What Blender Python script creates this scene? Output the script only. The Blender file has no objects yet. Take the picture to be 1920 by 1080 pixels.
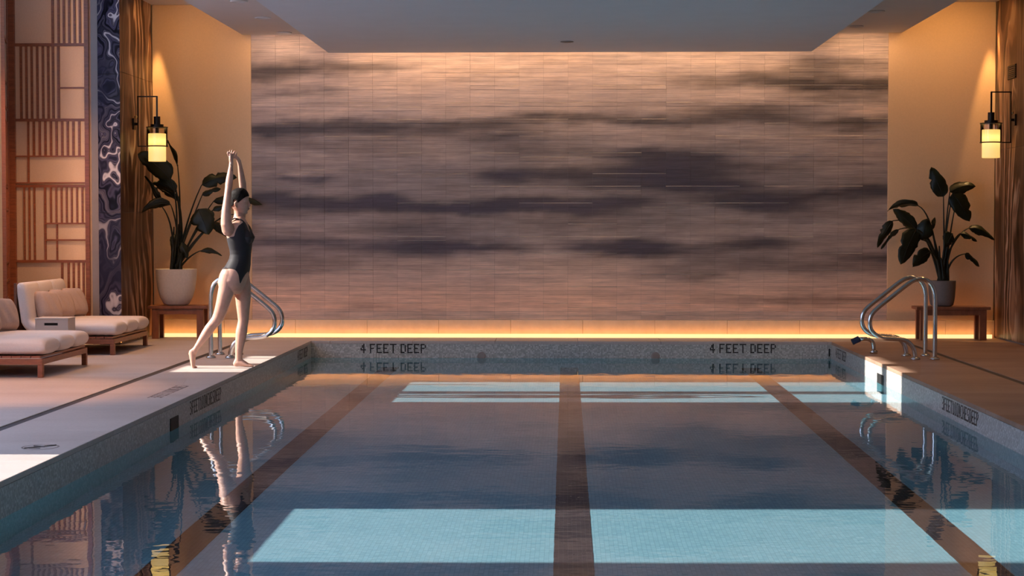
import bpy, bmesh, math, random
import numpy as np
from mathutils import Vector, Matrix
random.seed(7); rng = np.random.default_rng(7)
S = bpy.context.scene
COL = S.collection
PI = math.pi

# ------------------------------------------------------------------ camera
F = 3400.0                                  # focal length in pixels of a 1920x1080 frame
CAM = Vector((0, 0, 1.34))
pit = math.atan(118 / F); yaw = math.atan(101 / F * math.cos(pit))
FW = Vector((-math.sin(yaw) * math.cos(pit), math.cos(yaw) * math.cos(pit), -math.sin(pit)))
RT = Vector((math.cos(yaw), math.sin(yaw), 0)); UP = RT.cross(FW)
cd = bpy.data.cameras.new('camera'); cam = bpy.data.objects.new('camera', cd); COL.objects.link(cam)
cd.sensor_width = 36; cd.lens = F / 1920 * 36; cd.clip_end = 200
cam.matrix_world = Matrix(((RT.x, UP.x, -FW.x, CAM.x), (RT.y, UP.y, -FW.y, CAM.y), (RT.z, UP.z, -FW.z, CAM.z), (0, 0, 0, 1)))
S.camera = cam
def at(px, py, Y):
    """World point at depth Y that the photograph shows at pixel (px, py)."""
    d = FW * F + RT * (px - 960) + UP * (540 - py)
    return CAM + d * (Y / d.y)

# ------------------------------------------------------------------ light, exposure
S.view_settings.view_transform = 'Standard'; S.view_settings.look = 'None'
S.view_settings.exposure = 0.0; S.view_settings.gamma = 1.0; S.view_settings.use_curve_mapping = False
S.cycles.use_denoising = True
S.cycles.max_bounces = 10; S.cycles.diffuse_bounces = 5; S.cycles.glossy_bounces = 5
S.cycles.transmission_bounces = 8; S.cycles.transparent_max_bounces = 12
S.cycles.caustics_refractive = True; S.cycles.caustics_reflective = False
S.cycles.sample_clamp_indirect = 4.0
W = bpy.data.worlds.new('sky'); S.world = W; W.use_nodes = True
W.node_tree.nodes['Background'].inputs[0].default_value = (0.42, 0.62, 1.0, 1)
W.node_tree.nodes['Background'].inputs[1].default_value = 4.4
TAN_E = 0.515
def lamp(name, kind, loc, energy, color, **kw):
    d = bpy.data.lights.new(name, kind); o = bpy.data.objects.new(name, d); COL.objects.link(o)
    o.location = loc; d.energy = energy; d.color = color
    for k, v in kw.items(): setattr(d, k, v)
    return o
sun = lamp('sun', 'SUN', (-20, 15, 9), 14.0, (1.0, 0.90, 0.80), angle=0.009)
sd = Vector((1, 0.02, -TAN_E)).normalized()
sun.rotation_euler = sd.to_track_quat('-Z', 'Y').to_euler()
sun.data.cycles.is_caustics_light = True
WARM = (1.0, 0.56, 0.20); WARM2 = (1.0, 0.62, 0.34)
def aim(o, target):
    o.rotation_euler = (Vector(target) - o.location).to_track_quat('-Z', 'Y').to_euler()
# wall-wash strip hidden behind the dropped ceiling, shining down on the mosaic
o = lamp('cove_light', 'AREA', (0.05, 21.36, 3.52), 23, WARM2, shape='RECTANGLE', size=5.5, size_y=0.05); aim(o, (0.05, 21.75, 2.2))
for x, e in ((-3.4, 2.6), (3.5, 3.2)):
    o = lamp('soffit_wash', 'AREA', (x, 21.45, 3.60), e, WARM2, shape='RECTANGLE', size=0.7, size_y=0.05); aim(o, (x, 21.73, 2.4))
for x, e in ((-4.42, 5.4), (4.5, 10.5)):
    o = lamp('plaster_wash', 'AREA', (x, 20.9, 3.95), e, WARM, shape='RECTANGLE', size=0.8, size_y=0.06); aim(o, (x, 21.75, 0.9))
# grazing downlights in the corners by the marble
for x, s in ((-4.90, 1), (5.02, -1)):
    o = lamp('corner_downlight', 'SPOT', (x, 21.60, 3.93), 240, WARM, spot_size=math.radians(26), spot_blend=0.55, shadow_soft_size=0.02); aim(o, (x - 0.02*s, 21.63, 0))
# warm downlight in the left bay over the loungers, and two over the right bay
for x, y, e in ((-4.6, 14.5, 520), (-5.1, 18.7, 330), (4.6, 18.0, 90), (4.6, 14.0, 60)):
    o = lamp('bay_downlight', 'SPOT', (x, y, 3.9), e, (1.0, 0.40, 0.09) if y == 14.5 else (1.0, 0.50, 0.20), spot_size=math.radians(48 if y == 14.5 else 105), spot_blend=0.8, shadow_soft_size=0.05); aim(o, (x, y, 0))

# unseen fill spots added under the dropped ceiling to brighten the painted tiles
for x in (-1.25, 1.35):
    o = lamp('tile_fill_spot', 'SPOT', (x, 13.8, 3.34), 270, WARM2, spot_size=math.radians(37), spot_blend=0.5, shadow_soft_size=0.06); aim(o, (x * 1.25, 21.75, 1.35))
# warm light standing in the cavity behind the shoji screen
o = lamp('shoji_backlight', 'AREA', (-5.34, 20.36, 2.1), 34, (1.0, 0.66, 0.40), shape='RECTANGLE', size=3.9, size_y=0.06); o.rotation_euler = Matrix(((0, 0, 1), (0, 1, 0), (-1, 0, 0))).to_euler()
# the warm recessed downlights of both soffits
for x in (-3.32, 3.32):
    for y in (21.38, 19.84, 18.4, 16.9, 15.4, 13.9, 12.4, 10.9, 9.4):
        o = lamp('soffit_downlight', 'SPOT', (x, y, 3.6), 5 if x < 0 else 3, WARM2, spot_size=math.radians(110), spot_blend=0.9, shadow_soft_size=0.06); aim(o, (x, y, 0))

# ------------------------------------------------------------------ materials
def mat(name):
    m = bpy.data.materials.new(name); m.use_nodes = True
    nt = m.node_tree; b = nt.nodes['Principled BSDF']
    return m, nt, b
def N(nt, typ, **kw):
    n = nt.nodes.new(typ)
    for k, v in kw.items():
        if k.startswith('i_'): n.inputs[k[2:].replace('_', ' ')].default_value = v
        else: setattr(n, k, v)
    return n
def L(nt, a, b): nt.links.new(a, b)
def ramp(nt, fac, stops, interp='LINEAR'):
    r = nt.nodes.new('ShaderNodeValToRGB'); r.color_ramp.interpolation = interp
    e = r.color_ramp.elements
    while len(e) < len(stops): e.new(0.5)
    for k, (p, c) in enumerate(stops): e[k].position = p; e[k].color = (*c, 1)
    L(nt, fac, r.inputs[0]); return r.outputs[0]
def pos(nt, scale=(1, 1, 1), rot=(0, 0, 0)):
    g = nt.nodes.new('ShaderNodeNewGeometry'); m = nt.nodes.new('ShaderNodeMapping')
    m.inputs['Scale'].default_value = scale; m.inputs['Rotation'].default_value = rot
    L(nt, g.outputs['Position'], m.inputs[0]); return m.outputs[0]
def noise(nt, vec, scale, detail=4, rough=0.5, dist=0.0):
    n = N(nt, 'ShaderNodeTexNoise'); n.inputs['Scale'].default_value = scale; n.inputs['Detail'].default_value = detail
    n.inputs['Roughness'].default_value = rough; n.inputs['Distortion'].default_value = dist
    L(nt, vec, n.inputs['Vector']); return n
def bump(nt, h, b, strength=0.3, dist=0.01):
    n = N(nt, 'ShaderNodeBump'); n.inputs['Strength'].default_value = strength; n.inputs['Distance'].default_value = dist
    L(nt, h, n.inputs['Height']); L(nt, n.outputs[0], b.inputs['Normal']); return n
def simple(name, col, rough=0.5, metal=0.0, var=0.12, sc=12, bmp=0.0, scale=(1, 1, 1), spec=0.5):
    m, nt, b = mat(name)
    n = noise(nt, pos(nt, scale), sc, 5, 0.6)
    lo = tuple(c * (1 - var) for c in col); hi = tuple(min(1, c * (1 + var)) for c in col)
    L(nt, ramp(nt, n.outputs[0], [(0.3, lo), (0.7, hi)]), b.inputs['Base Color'])
    b.inputs['Roughness'].default_value = rough; b.inputs['Metallic'].default_value = metal
    b.inputs['Specular IOR Level'].default_value = spec
    if bmp: bump(nt, n.outputs[0], b, bmp, 0.01)
    return m
M = {}
M['ceiling'] = simple('ceiling_paint', (0.68, 0.71, 0.77), 0.9, var=0.02, sc=3)
M['soffit'] = simple('soffit_paint', (0.66, 0.62, 0.60), 0.9, var=0.02, sc=3)
M['plaster'] = simple('warm_plaster', (0.80, 0.53, 0.31), 0.8, var=0.03, sc=60, bmp=0.02)
M['wall'] = simple('side_wall_paint', (0.55, 0.46, 0.38), 0.9, var=0.03)
M['grout'] = simple('dark_grout', (0.20, 0.16, 0.15), 0.9)
M['plinth'] = simple('plinth_stone', (0.62, 0.52, 0.40), 0.6, var=0.08, sc=9)
M['wood'] = simple('red_brown_wood', (0.27, 0.082, 0.034), 0.42, var=0.30, sc=9, scale=(1, 1, 6))
M['darkwood'] = simple('dark_wood', (0.16, 0.06, 0.03), 0.5, var=0.25, sc=9, scale=(1, 1, 5))
M['bench'] = simple('bench_wood', (0.24, 0.085, 0.04), 0.5, var=0.25, sc=7, scale=(3, 1, 1))
M['fabric'] = simple('cream_fabric', (0.74, 0.64, 0.58), 0.95, var=0.05, sc=90, bmp=0.12)
M['pillowcloth'] = simple('sand_pillow_fabric', (0.48, 0.345, 0.28), 0.95, var=0.06, sc=80, bmp=0.12)
M['pot_white'] = simple('pale_ceramic', (0.64, 0.57, 0.52), 0.8, var=0.06, sc=40, bmp=0.05)
M['pot_grey'] = simple('grey_ceramic', (0.22, 0.19, 0.17), 0.8, var=0.06, sc=40, bmp=0.05)
M['soil'] = simple('dark_soil', (0.03, 0.02, 0.015), 1.0, var=0.4, sc=60, bmp=0.5)
M['bronze'] = simple('dark_bronze', (0.035, 0.022, 0.016), 0.38, metal=0.7, var=0.2)
M['steel'] = simple('brushed_steel', (0.62, 0.60, 0.58), 0.16, metal=1.0, var=0.05, sc=30)
M['blue_cap'] = simple('dark_blue_rubber', (0.012, 0.018, 0.06), 0.5)
M['black'] = simple('black_void', (0.006, 0.007, 0.008), 0.6)
M['letter'] = simple('black_tile', (0.008, 0.007, 0.008), 0.35)
M['deckletter'] = simple('faded_engraving', (0.24, 0.19, 0.17), 0.8)
M['reveal'] = simple('grey_plaster', (0.30, 0.25, 0.23), 0.85, var=0.03)
M['box'] = simple('white_lacquer', (0.66, 0.57, 0.50), 0.6, var=0.02)
M['slot'] = simple('slot_drain_metal', (0.035, 0.03, 0.03), 0.55, var=0.2)
M['stem'] = simple('plant_stem', (0.012, 0.014, 0.006), 0.55, var=0.3)
M['brass'] = simple('brass', (0.75, 0.5, 0.2), 0.3, metal=1.0)

def deck_mat(name, c0, c1, c2):
    m, nt, b = mat(name)
    v = pos(nt, (0.5, 1.5, 1)); n = noise(nt, v, 1.2, 6, 0.6, 0.6)
    n2 = noise(nt, pos(nt), 45, 3, 0.6)
    c = ramp(nt, n.outputs[0], [(0.25, c0), (0.5, c1), (0.75, c2)])
    mx = N(nt, 'ShaderNodeMix', data_type='RGBA', blend_type='MULTIPLY'); mx.inputs[0].default_value = 0.5
    L(nt, c, mx.inputs[6]); L(nt, ramp(nt, n2.outputs[0], [(0.3, (0.75, 0.75, 0.75)), (0.7, (1, 1, 1))]), mx.inputs[7])
    L(nt, mx.outputs[2], b.inputs['Base Color'])
    b.inputs['Roughness'].default_value = 0.5; bump(nt, n2.outputs[0], b, 0.06, 0.01)
    return m
M['deck'] = deck_mat('limestone_deck', (0.44, 0.37, 0.34), (0.52, 0.45, 0.42), (0.58, 0.51, 0.48))
M['deck_dim'] = deck_mat('limestone_deck_dim', (0.26, 0.155, 0.105), (0.36, 0.225, 0.16), (0.43, 0.28, 0.205))  # same stone, with the right side's dim warm light put into its colour

def mosaic_small(name, c0, c1, c2, size, grout):
    """Small square pool tiles, too small to pick apart; the tile grid follows whichever way the face looks."""
    m, nt, b = mat(name)
    g = nt.nodes.new('ShaderNodeNewGeometry')
    sc = N(nt, 'ShaderNodeVectorMath', operation='SCALE'); sc.inputs['Scale'].default_value = 1 / size
    L(nt, g.outputs['Position'], sc.inputs[0])
    ad = N(nt, 'ShaderNodeVectorMath', operation='ADD'); ad.inputs[1].default_value = (0.5, 0.5, 0.5); L(nt, sc.outputs[0], ad.inputs[0])
    fl = N(nt, 'ShaderNodeVectorMath', operation='FLOOR'); L(nt, ad.outputs[0], fl.inputs[0])
    fr = N(nt, 'ShaderNodeVectorMath', operation='FRACTION'); L(nt, ad.outputs[0], fr.inputs[0])
    wn = N(nt, 'ShaderNodeTexWhiteNoise', noise_dimensions='3D'); L(nt, fl.outputs[0], wn.inputs[0])
    col = ramp(nt, wn.outputs[0], [(0.0, c0), (0.55, c1), (1.0, c2)])
    # distance to the cell border on each axis, ignoring the axis along the normal
    sub = N(nt, 'ShaderNodeVectorMath', operation='SUBTRACT'); sub.inputs[1].default_value = (0.5, 0.5, 0.5); L(nt, fr.outputs[0], sub.inputs[0])
    ab = N(nt, 'ShaderNodeVectorMath', operation='ABSOLUTE'); L(nt, sub.outputs[0], ab.inputs[0])
    an = N(nt, 'ShaderNodeVectorMath', operation='ABSOLUTE'); L(nt, g.outputs['True Normal'], an.inputs[0])
    on = N(nt, 'ShaderNodeVectorMath', operation='SUBTRACT'); on.inputs[0].default_value = (1, 1, 1); L(nt, an.outputs[0], on.inputs[1])
    ml = N(nt, 'ShaderNodeVectorMath', operation='MULTIPLY'); L(nt, ab.outputs[0], ml.inputs[0]); L(nt, on.outputs[0], ml.inputs[1])
    sx = N(nt, 'ShaderNodeSeparateXYZ'); L(nt, ml.outputs[0], sx.inputs[0])
    m1 = N(nt, 'ShaderNodeMath', operation='MAXIMUM'); L(nt, sx.outputs[0], m1.inputs[0]); L(nt, sx.outputs[1], m1.inputs[1])
    m2 = N(nt, 'ShaderNodeMath', operation='MAXIMUM'); L(nt, m1.outputs[0], m2.inputs[0]); L(nt, sx.outputs[2], m2.inputs[1])
    gt = N(nt, 'ShaderNodeMath', operation='GREATER_THAN'); gt.inputs[1].default_value = 0.45; L(nt, m2.outputs[0], gt.inputs[0])
    mx = N(nt, 'ShaderNodeMix', data_type='RGBA'); L(nt, gt.outputs[0], mx.inputs[0]); L(nt, col, mx.inputs[6]); mx.inputs[7].default_value = (*grout, 1)
    L(nt, mx.outputs[2], b.inputs['Base Color']); b.inputs['Roughness'].default_value = 0.35
    return m
M['pooltile'] = mosaic_small('pool_wall_mosaic', (0.33, 0.335, 0.32), (0.45, 0.455, 0.44), (0.64, 0.645, 0.63), 0.016, (0.40, 0.40, 0.39))
M['poolfloor'] = mosaic_small('pool_floor_mosaic', (0.24, 0.47, 0.58), (0.28, 0.53, 0.64), (0.32, 0.58, 0.69), 0.024, (0.18, 0.38, 0.48))
M['underwall'] = mosaic_small('underwater_mosaic', (0.12, 0.56, 0.64), (0.15, 0.63, 0.71), (0.20, 0.70, 0.77), 0.024, (0.10, 0.48, 0.55))
M['lane'] = mosaic_small('dark_lane_mosaic', (0.035, 0.026, 0.032), (0.050, 0.036, 0.042), (0.075, 0.055, 0.060), 0.024, (0.10, 0.09, 0.10))

def water_mat():
    m, nt, b = mat('pool_water'); nt.nodes.remove(b)
    out = nt.nodes['Material Output']
    g = N(nt, 'ShaderNodeBsdfGlass'); g.inputs['IOR'].default_value = 1.33; g.inputs['Roughness'].default_value = 0.0
    g.inputs['Color'].default_value = (0.93, 0.98, 1.0, 1)
    n1 = noise(nt, pos(nt, (0.8, 1.0, 1)), 2.2, 2, 0.5)
    n2 = noise(nt, pos(nt, (0.9, 1.2, 1)), 9.0, 1, 0.5)
    a = N(nt, 'ShaderNodeMath', operation='MULTIPLY'); a.inputs[1].default_value = 0.0016; L(nt, n1.outputs[0], a.inputs[0])
    c = N(nt, 'ShaderNodeMath', operation='MULTIPLY_ADD'); c.inputs[1].default_value = 0.00038; L(nt, n2.outputs[0], c.inputs[0]); L(nt, a.outputs[0], c.inputs[2])
    bp = N(nt, 'ShaderNodeBump'); bp.inputs['Strength'].default_value = 1.0; bp.inputs['Distance'].default_value = 1.0
    L(nt, c.outputs[0], bp.inputs['Height']); L(nt, bp.outputs[0], g.inputs['Normal'])
    L(nt, g.outputs[0], out.inputs['Surface'])
    return m
M['water'] = water_mat()

def veined_stone(name, axis_scale, warp_scale, warp, freq, along, drift, drift_scale, stops, dark, mask_scale, rough):
    """Banded stone: contour lines of a warped noise plus a steady run along one direction; a slow mask mutes some of it."""
    m, nt, b = mat(name)
    v = pos(nt, axis_scale)
    w1 = noise(nt, v, warp_scale, 3, 0.55)
    mv = N(nt, 'ShaderNodeVectorMath', operation='MULTIPLY_ADD'); mv.inputs[1].default_value = (warp,) * 3
    L(nt, w1.outputs[1], mv.inputs[0]); L(nt, v, mv.inputs[2])
    n2 = noise(nt, mv.outputs[0], drift_scale, 2, 0.5)
    dt = N(nt, 'ShaderNodeVectorMath', operation='DOT_PRODUCT'); dt.inputs[1].default_value = along; L(nt, mv.outputs[0], dt.inputs[0])
    a = N(nt, 'ShaderNodeMath', operation='MULTIPLY'); a.inputs[1].default_value = freq; L(nt, dt.outputs['Value'], a.inputs[0])
    c = N(nt, 'ShaderNodeMath', operation='MULTIPLY_ADD'); c.inputs[1].default_value = drift; L(nt, n2.outputs[0], c.inputs[0]); L(nt, a.outputs[0], c.inputs[2])
    sn = N(nt, 'ShaderNodeMath', operation='SINE'); L(nt, c.outputs[0], sn.inputs[0])
    s2 = N(nt, 'ShaderNodeMath', operation='MULTIPLY'); s2.inputs[1].default_value = 2.7; L(nt, c.outputs[0], s2.inputs[0])
    sn2 = N(nt, 'ShaderNodeMath', operation='SINE'); L(nt, s2.outputs[0], sn2.inputs[0])
    h = N(nt, 'ShaderNodeMath', operation='MULTIPLY_ADD'); h.inputs[1].default_value = 0.30; h.inputs[2].default_value = 0.5; L(nt, sn.outputs[0], h.inputs[0])
    g = N(nt, 'ShaderNodeMath', operation='MULTIPLY_ADD'); g.inputs[1].default_value = 0.17; L(nt, sn2.outputs[0], g.inputs[0]); L(nt, h.outputs[0], g.inputs[2])
    col = ramp(nt, g.outputs[0], stops)
    mk = noise(nt, mv.outputs[0], mask_scale, 2, 0.5)
    mx = N(nt, 'ShaderNodeMix', data_type='RGBA'); L(nt, ramp(nt, mk.outputs[0], [(0.44, (0, 0, 0)), (0.60, (0.85, 0.85, 0.85))]), mx.inputs[0]); L(nt, col, mx.inputs[6]); mx.inputs[7].default_value = (*dark, 1)
    L(nt, mx.outputs[2], b.inputs['Base Color'])
    b.inputs['Roughness'].default_value = rough; b.inputs['Specular IOR Level'].default_value = 0.08
    return m
M['brown_marble'] = veined_stone('brown_grained_marble', (1, 1, 0.30), 1.9, 0.5, 30.0, (0.5, 1, 0.1), 46.0, 1.1,
    [(0.08, (0.024, 0.010, 0.006)), (0.36, (0.085, 0.035, 0.019)), (0.56, (0.20, 0.095, 0.053)), (0.74, (0.38, 0.21, 0.12)), (0.92, (0.60, 0.42, 0.29))], (0.075, 0.032, 0.018), 1.1, 0.3)
M['blue_marble'] = veined_stone('blue_swirled_marble', (1, 1, 0.8), 1.6, 1.0, 5.0, (1, 0, 0.8), 74.0, 1.0,
    [(0.05, (0.004, 0.003, 0.005)), (0.28, (0.016, 0.014, 0.026)), (0.48, (0.10, 0.085, 0.135)), (0.58, (0.010, 0.008, 0.013)), (0.70, (0.16, 0.135, 0.175)), (0.79, (0.018, 0.015, 0.025)), (0.88, (0.42, 0.36, 0.36)), (0.96, (0.66, 0.58, 0.56))], (0.028, 0.025, 0.046), 1.3, 0.15)

def tile_mat():
    m, nt, b = mat('painted_tile')
    a = N(nt, 'ShaderNodeAttribute', attribute_name='paint')
    n = noise(nt, pos(nt, (1.2, 1, 55)), 3.0, 4, 0.65)
    mx = N(nt, 'ShaderNodeMix', data_type='RGBA', blend_type='MULTIPLY'); mx.inputs[0].default_value = 1
    L(nt, a.outputs[0], mx.inputs[6]); L(nt, ramp(nt, n.outputs[0], [(0.3, (0.74, 0.74, 0.76)), (0.7, (1.16, 1.14, 1.11))]), mx.inputs[7])
    n2 = noise(nt, pos(nt, (0.9, 1, 14)), 2.0, 3, 0.7); m2 = N(nt, 'ShaderNodeMix', data_type='RGBA', blend_type='MULTIPLY'); m2.inputs[0].default_value = 1
    L(nt, mx.outputs[2], m2.inputs[6]); L(nt, ramp(nt, n2.outputs[0], [(0.3, (0.82, 0.81, 0.83)), (0.68, (1.12, 1.12, 1.11))]), m2.inputs[7])
    L(nt, m2.outputs[2], b.inputs['Base Color']); b.inputs['Roughness'].default_value = 0.55
    return m
M['tile'] = tile_mat()

def leaf_mat():
    m, nt, b = mat('leaf')
    n = noise(nt, pos(nt), 6, 3)
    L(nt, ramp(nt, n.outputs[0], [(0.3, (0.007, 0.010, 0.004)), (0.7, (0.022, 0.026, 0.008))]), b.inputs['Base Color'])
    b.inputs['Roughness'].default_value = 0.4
    t = N(nt, 'ShaderNodeBsdfTranslucent'); t.inputs[0].default_value = (0.08, 0.075, 0.010, 1)
    s = N(nt, 'ShaderNodeMixShader'); s.inputs[0].default_value = 0.3
    L(nt, b.outputs[0], s.inputs[1]); L(nt, t.outputs[0], s.inputs[2]); L(nt, s.outputs[0], nt.nodes['Material Output'].inputs[0])
    return m
M['leaf'] = leaf_mat()

def paper_mat():
    m, nt, b = mat('shoji_paper')
    n = noise(nt, pos(nt), 70, 3)
    L(nt, ramp(nt, n.outputs[0], [(0.3, (0.66, 0.50, 0.38)), (0.7, (0.73, 0.57, 0.44))]), b.inputs['Base Color']); b.inputs['Roughness'].default_value = 0.9
    t = N(nt, 'ShaderNodeBsdfTranslucent'); t.inputs[0].default_value = (0.6, 0.5, 0.42, 1)
    s = N(nt, 'ShaderNodeMixShader'); s.inputs[0].default_value = 0.4
    L(nt, b.outputs[0], s.inputs[1]); L(nt, t.outputs[0], s.inputs[2]); L(nt, s.outputs[0], nt.nodes['Material Output'].inputs[0])
    return m
M['paper'] = paper_mat()
def fill_paper_mat():
    m, nt, b = mat('fill_window_paper'); nt.nodes.remove(b)
    t = N(nt, 'ShaderNodeBsdfTranslucent'); t.inputs[0].default_value = (0.90, 0.88, 0.92, 1); d = N(nt, 'ShaderNodeBsdfDiffuse'); d.inputs[0].default_value = (0.75, 0.73, 0.72, 1)
    s = N(nt, 'ShaderNodeMixShader'); s.inputs[0].default_value = 0.15; L(nt, t.outputs[0], s.inputs[1]); L(nt, d.outputs[0], s.inputs[2]); L(nt, s.outputs[0], nt.nodes['Material Output'].inputs[0]); return m
M['fill_paper'] = fill_paper_mat()  # diffuses the sun in the added window bay

def skin_mat():
    m, nt, b = mat('skin')
    n = noise(nt, pos(nt), 30, 3)
    L(nt, ramp(nt, n.outputs[0], [(0.3, (0.56, 0.31, 0.225)), (0.7, (0.62, 0.36, 0.265))]), b.inputs['Base Color'])
    b.inputs['Roughness'].default_value = 0.45; b.inputs['Subsurface Weight'].default_value = 0.15
    b.inputs['Subsurface Radius'].default_value = (0.02, 0.008, 0.004); b.inputs['Subsurface Scale'].default_value = 0.5
    return m
M['skin'] = skin_mat()
M['suit'] = simple('black_swim_fabric', (0.020, 0.018, 0.021), 0.65, var=0.1, sc=200, spec=0.25)
M['suit'].node_tree.nodes['Principled BSDF'].inputs['Sheen Weight'].default_value = 0.10
M['hair'] = simple('dark_hair', (0.009, 0.006, 0.005), 0.65, var=0.3, sc=60, scale=(3, 1, 1), spec=0.15)
bump(M['hair'].node_tree, M['hair'].node_tree.nodes['Noise Texture'].outputs[0], M['hair'].node_tree.nodes['Principled BSDF'], 0.4, 0.01)
M['lip'] = simple('lips', (0.40, 0.14, 0.12), 0.4)
M['eye'] = simple('eye_dark', (0.01, 0.008, 0.008), 0.3)

def emit_mat(name, col, strength):
    m, nt, b = mat(name)
    b.inputs['Base Color'].default_value = (*col, 1); b.inputs['Emission Color'].default_value = (*col, 1); b.inputs['Emission Strength'].default_value = strength
    return m
M['led'] = emit_mat('warm_led', (1.0, 0.44, 0.12), 4.2)
M['ledcover'] = emit_mat('frosted_led_cover', (1.0, 0.68, 0.30), 1.25)
M['ledbase'] = emit_mat('warm_led_dim', (1.0, 0.44, 0.11), 16.0)
def diffuser_mat():
    # frosted glass, brightest beside the bulb inside it
    m, nt, b = mat('frosted_lamp_glass')
    tc = N(nt, 'ShaderNodeTexCoord'); sp = N(nt, 'ShaderNodeVectorMath', operation='LENGTH')
    mp = N(nt, 'ShaderNodeMapping'); mp.inputs['Location'].default_value = (0, 0, 0.0); mp.inputs['Scale'].default_value = (1, 1, 1)
    L(nt, tc.outputs['Object'], mp.inputs[0])
    sx = N(nt, 'ShaderNodeSeparateXYZ'); L(nt, mp.outputs[0], sx.inputs[0])
    ab = N(nt, 'ShaderNodeMath', operation='ABSOLUTE'); L(nt, sx.outputs[2], ab.inputs[0])
    st = ramp(nt, ab.outputs[0], [(0.0, (1, 1, 1)), (0.05, (0.64,) * 3), (0.13, (0.44,) * 3), (0.3, (0.38,) * 3)])
    ml = N(nt, 'ShaderNodeMath', operation='MULTIPLY'); ml.inputs[1].default_value = 2.3; L(nt, st, ml.inputs[0])
    b.inputs['Base Color'].default_value = (0.8, 0.7, 0.5, 1)
    b.inputs['Emission Color'].default_value = (1.0, 0.63, 0.17, 1); L(nt, ml.outputs[0], b.inputs['Emission Strength'])
    return m
M['diffuser'] = diffuser_mat()
def glass_mat():
    m, nt, b = mat('clear_lamp_glass'); nt.nodes.remove(b)
    t = N(nt, 'ShaderNodeBsdfTransparent'); t.inputs[0].default_value = (0.86, 0.82, 0.76, 1)
    g = N(nt, 'ShaderNodeBsdfGlossy'); g.inputs['Roughness'].default_value = 0.03
    f = N(nt, 'ShaderNodeFresnel'); f.inputs[0].default_value = 1.45
    s = N(nt, 'ShaderNodeMixShader'); L(nt, f.outputs[0], s.inputs[0]); L(nt, t.outputs[0], s.inputs[1]); L(nt, g.outputs[0], s.inputs[2])
    L(nt, s.outputs[0], nt.nodes['Material Output'].inputs[0]); return m
M['glass'] = glass_mat()

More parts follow.
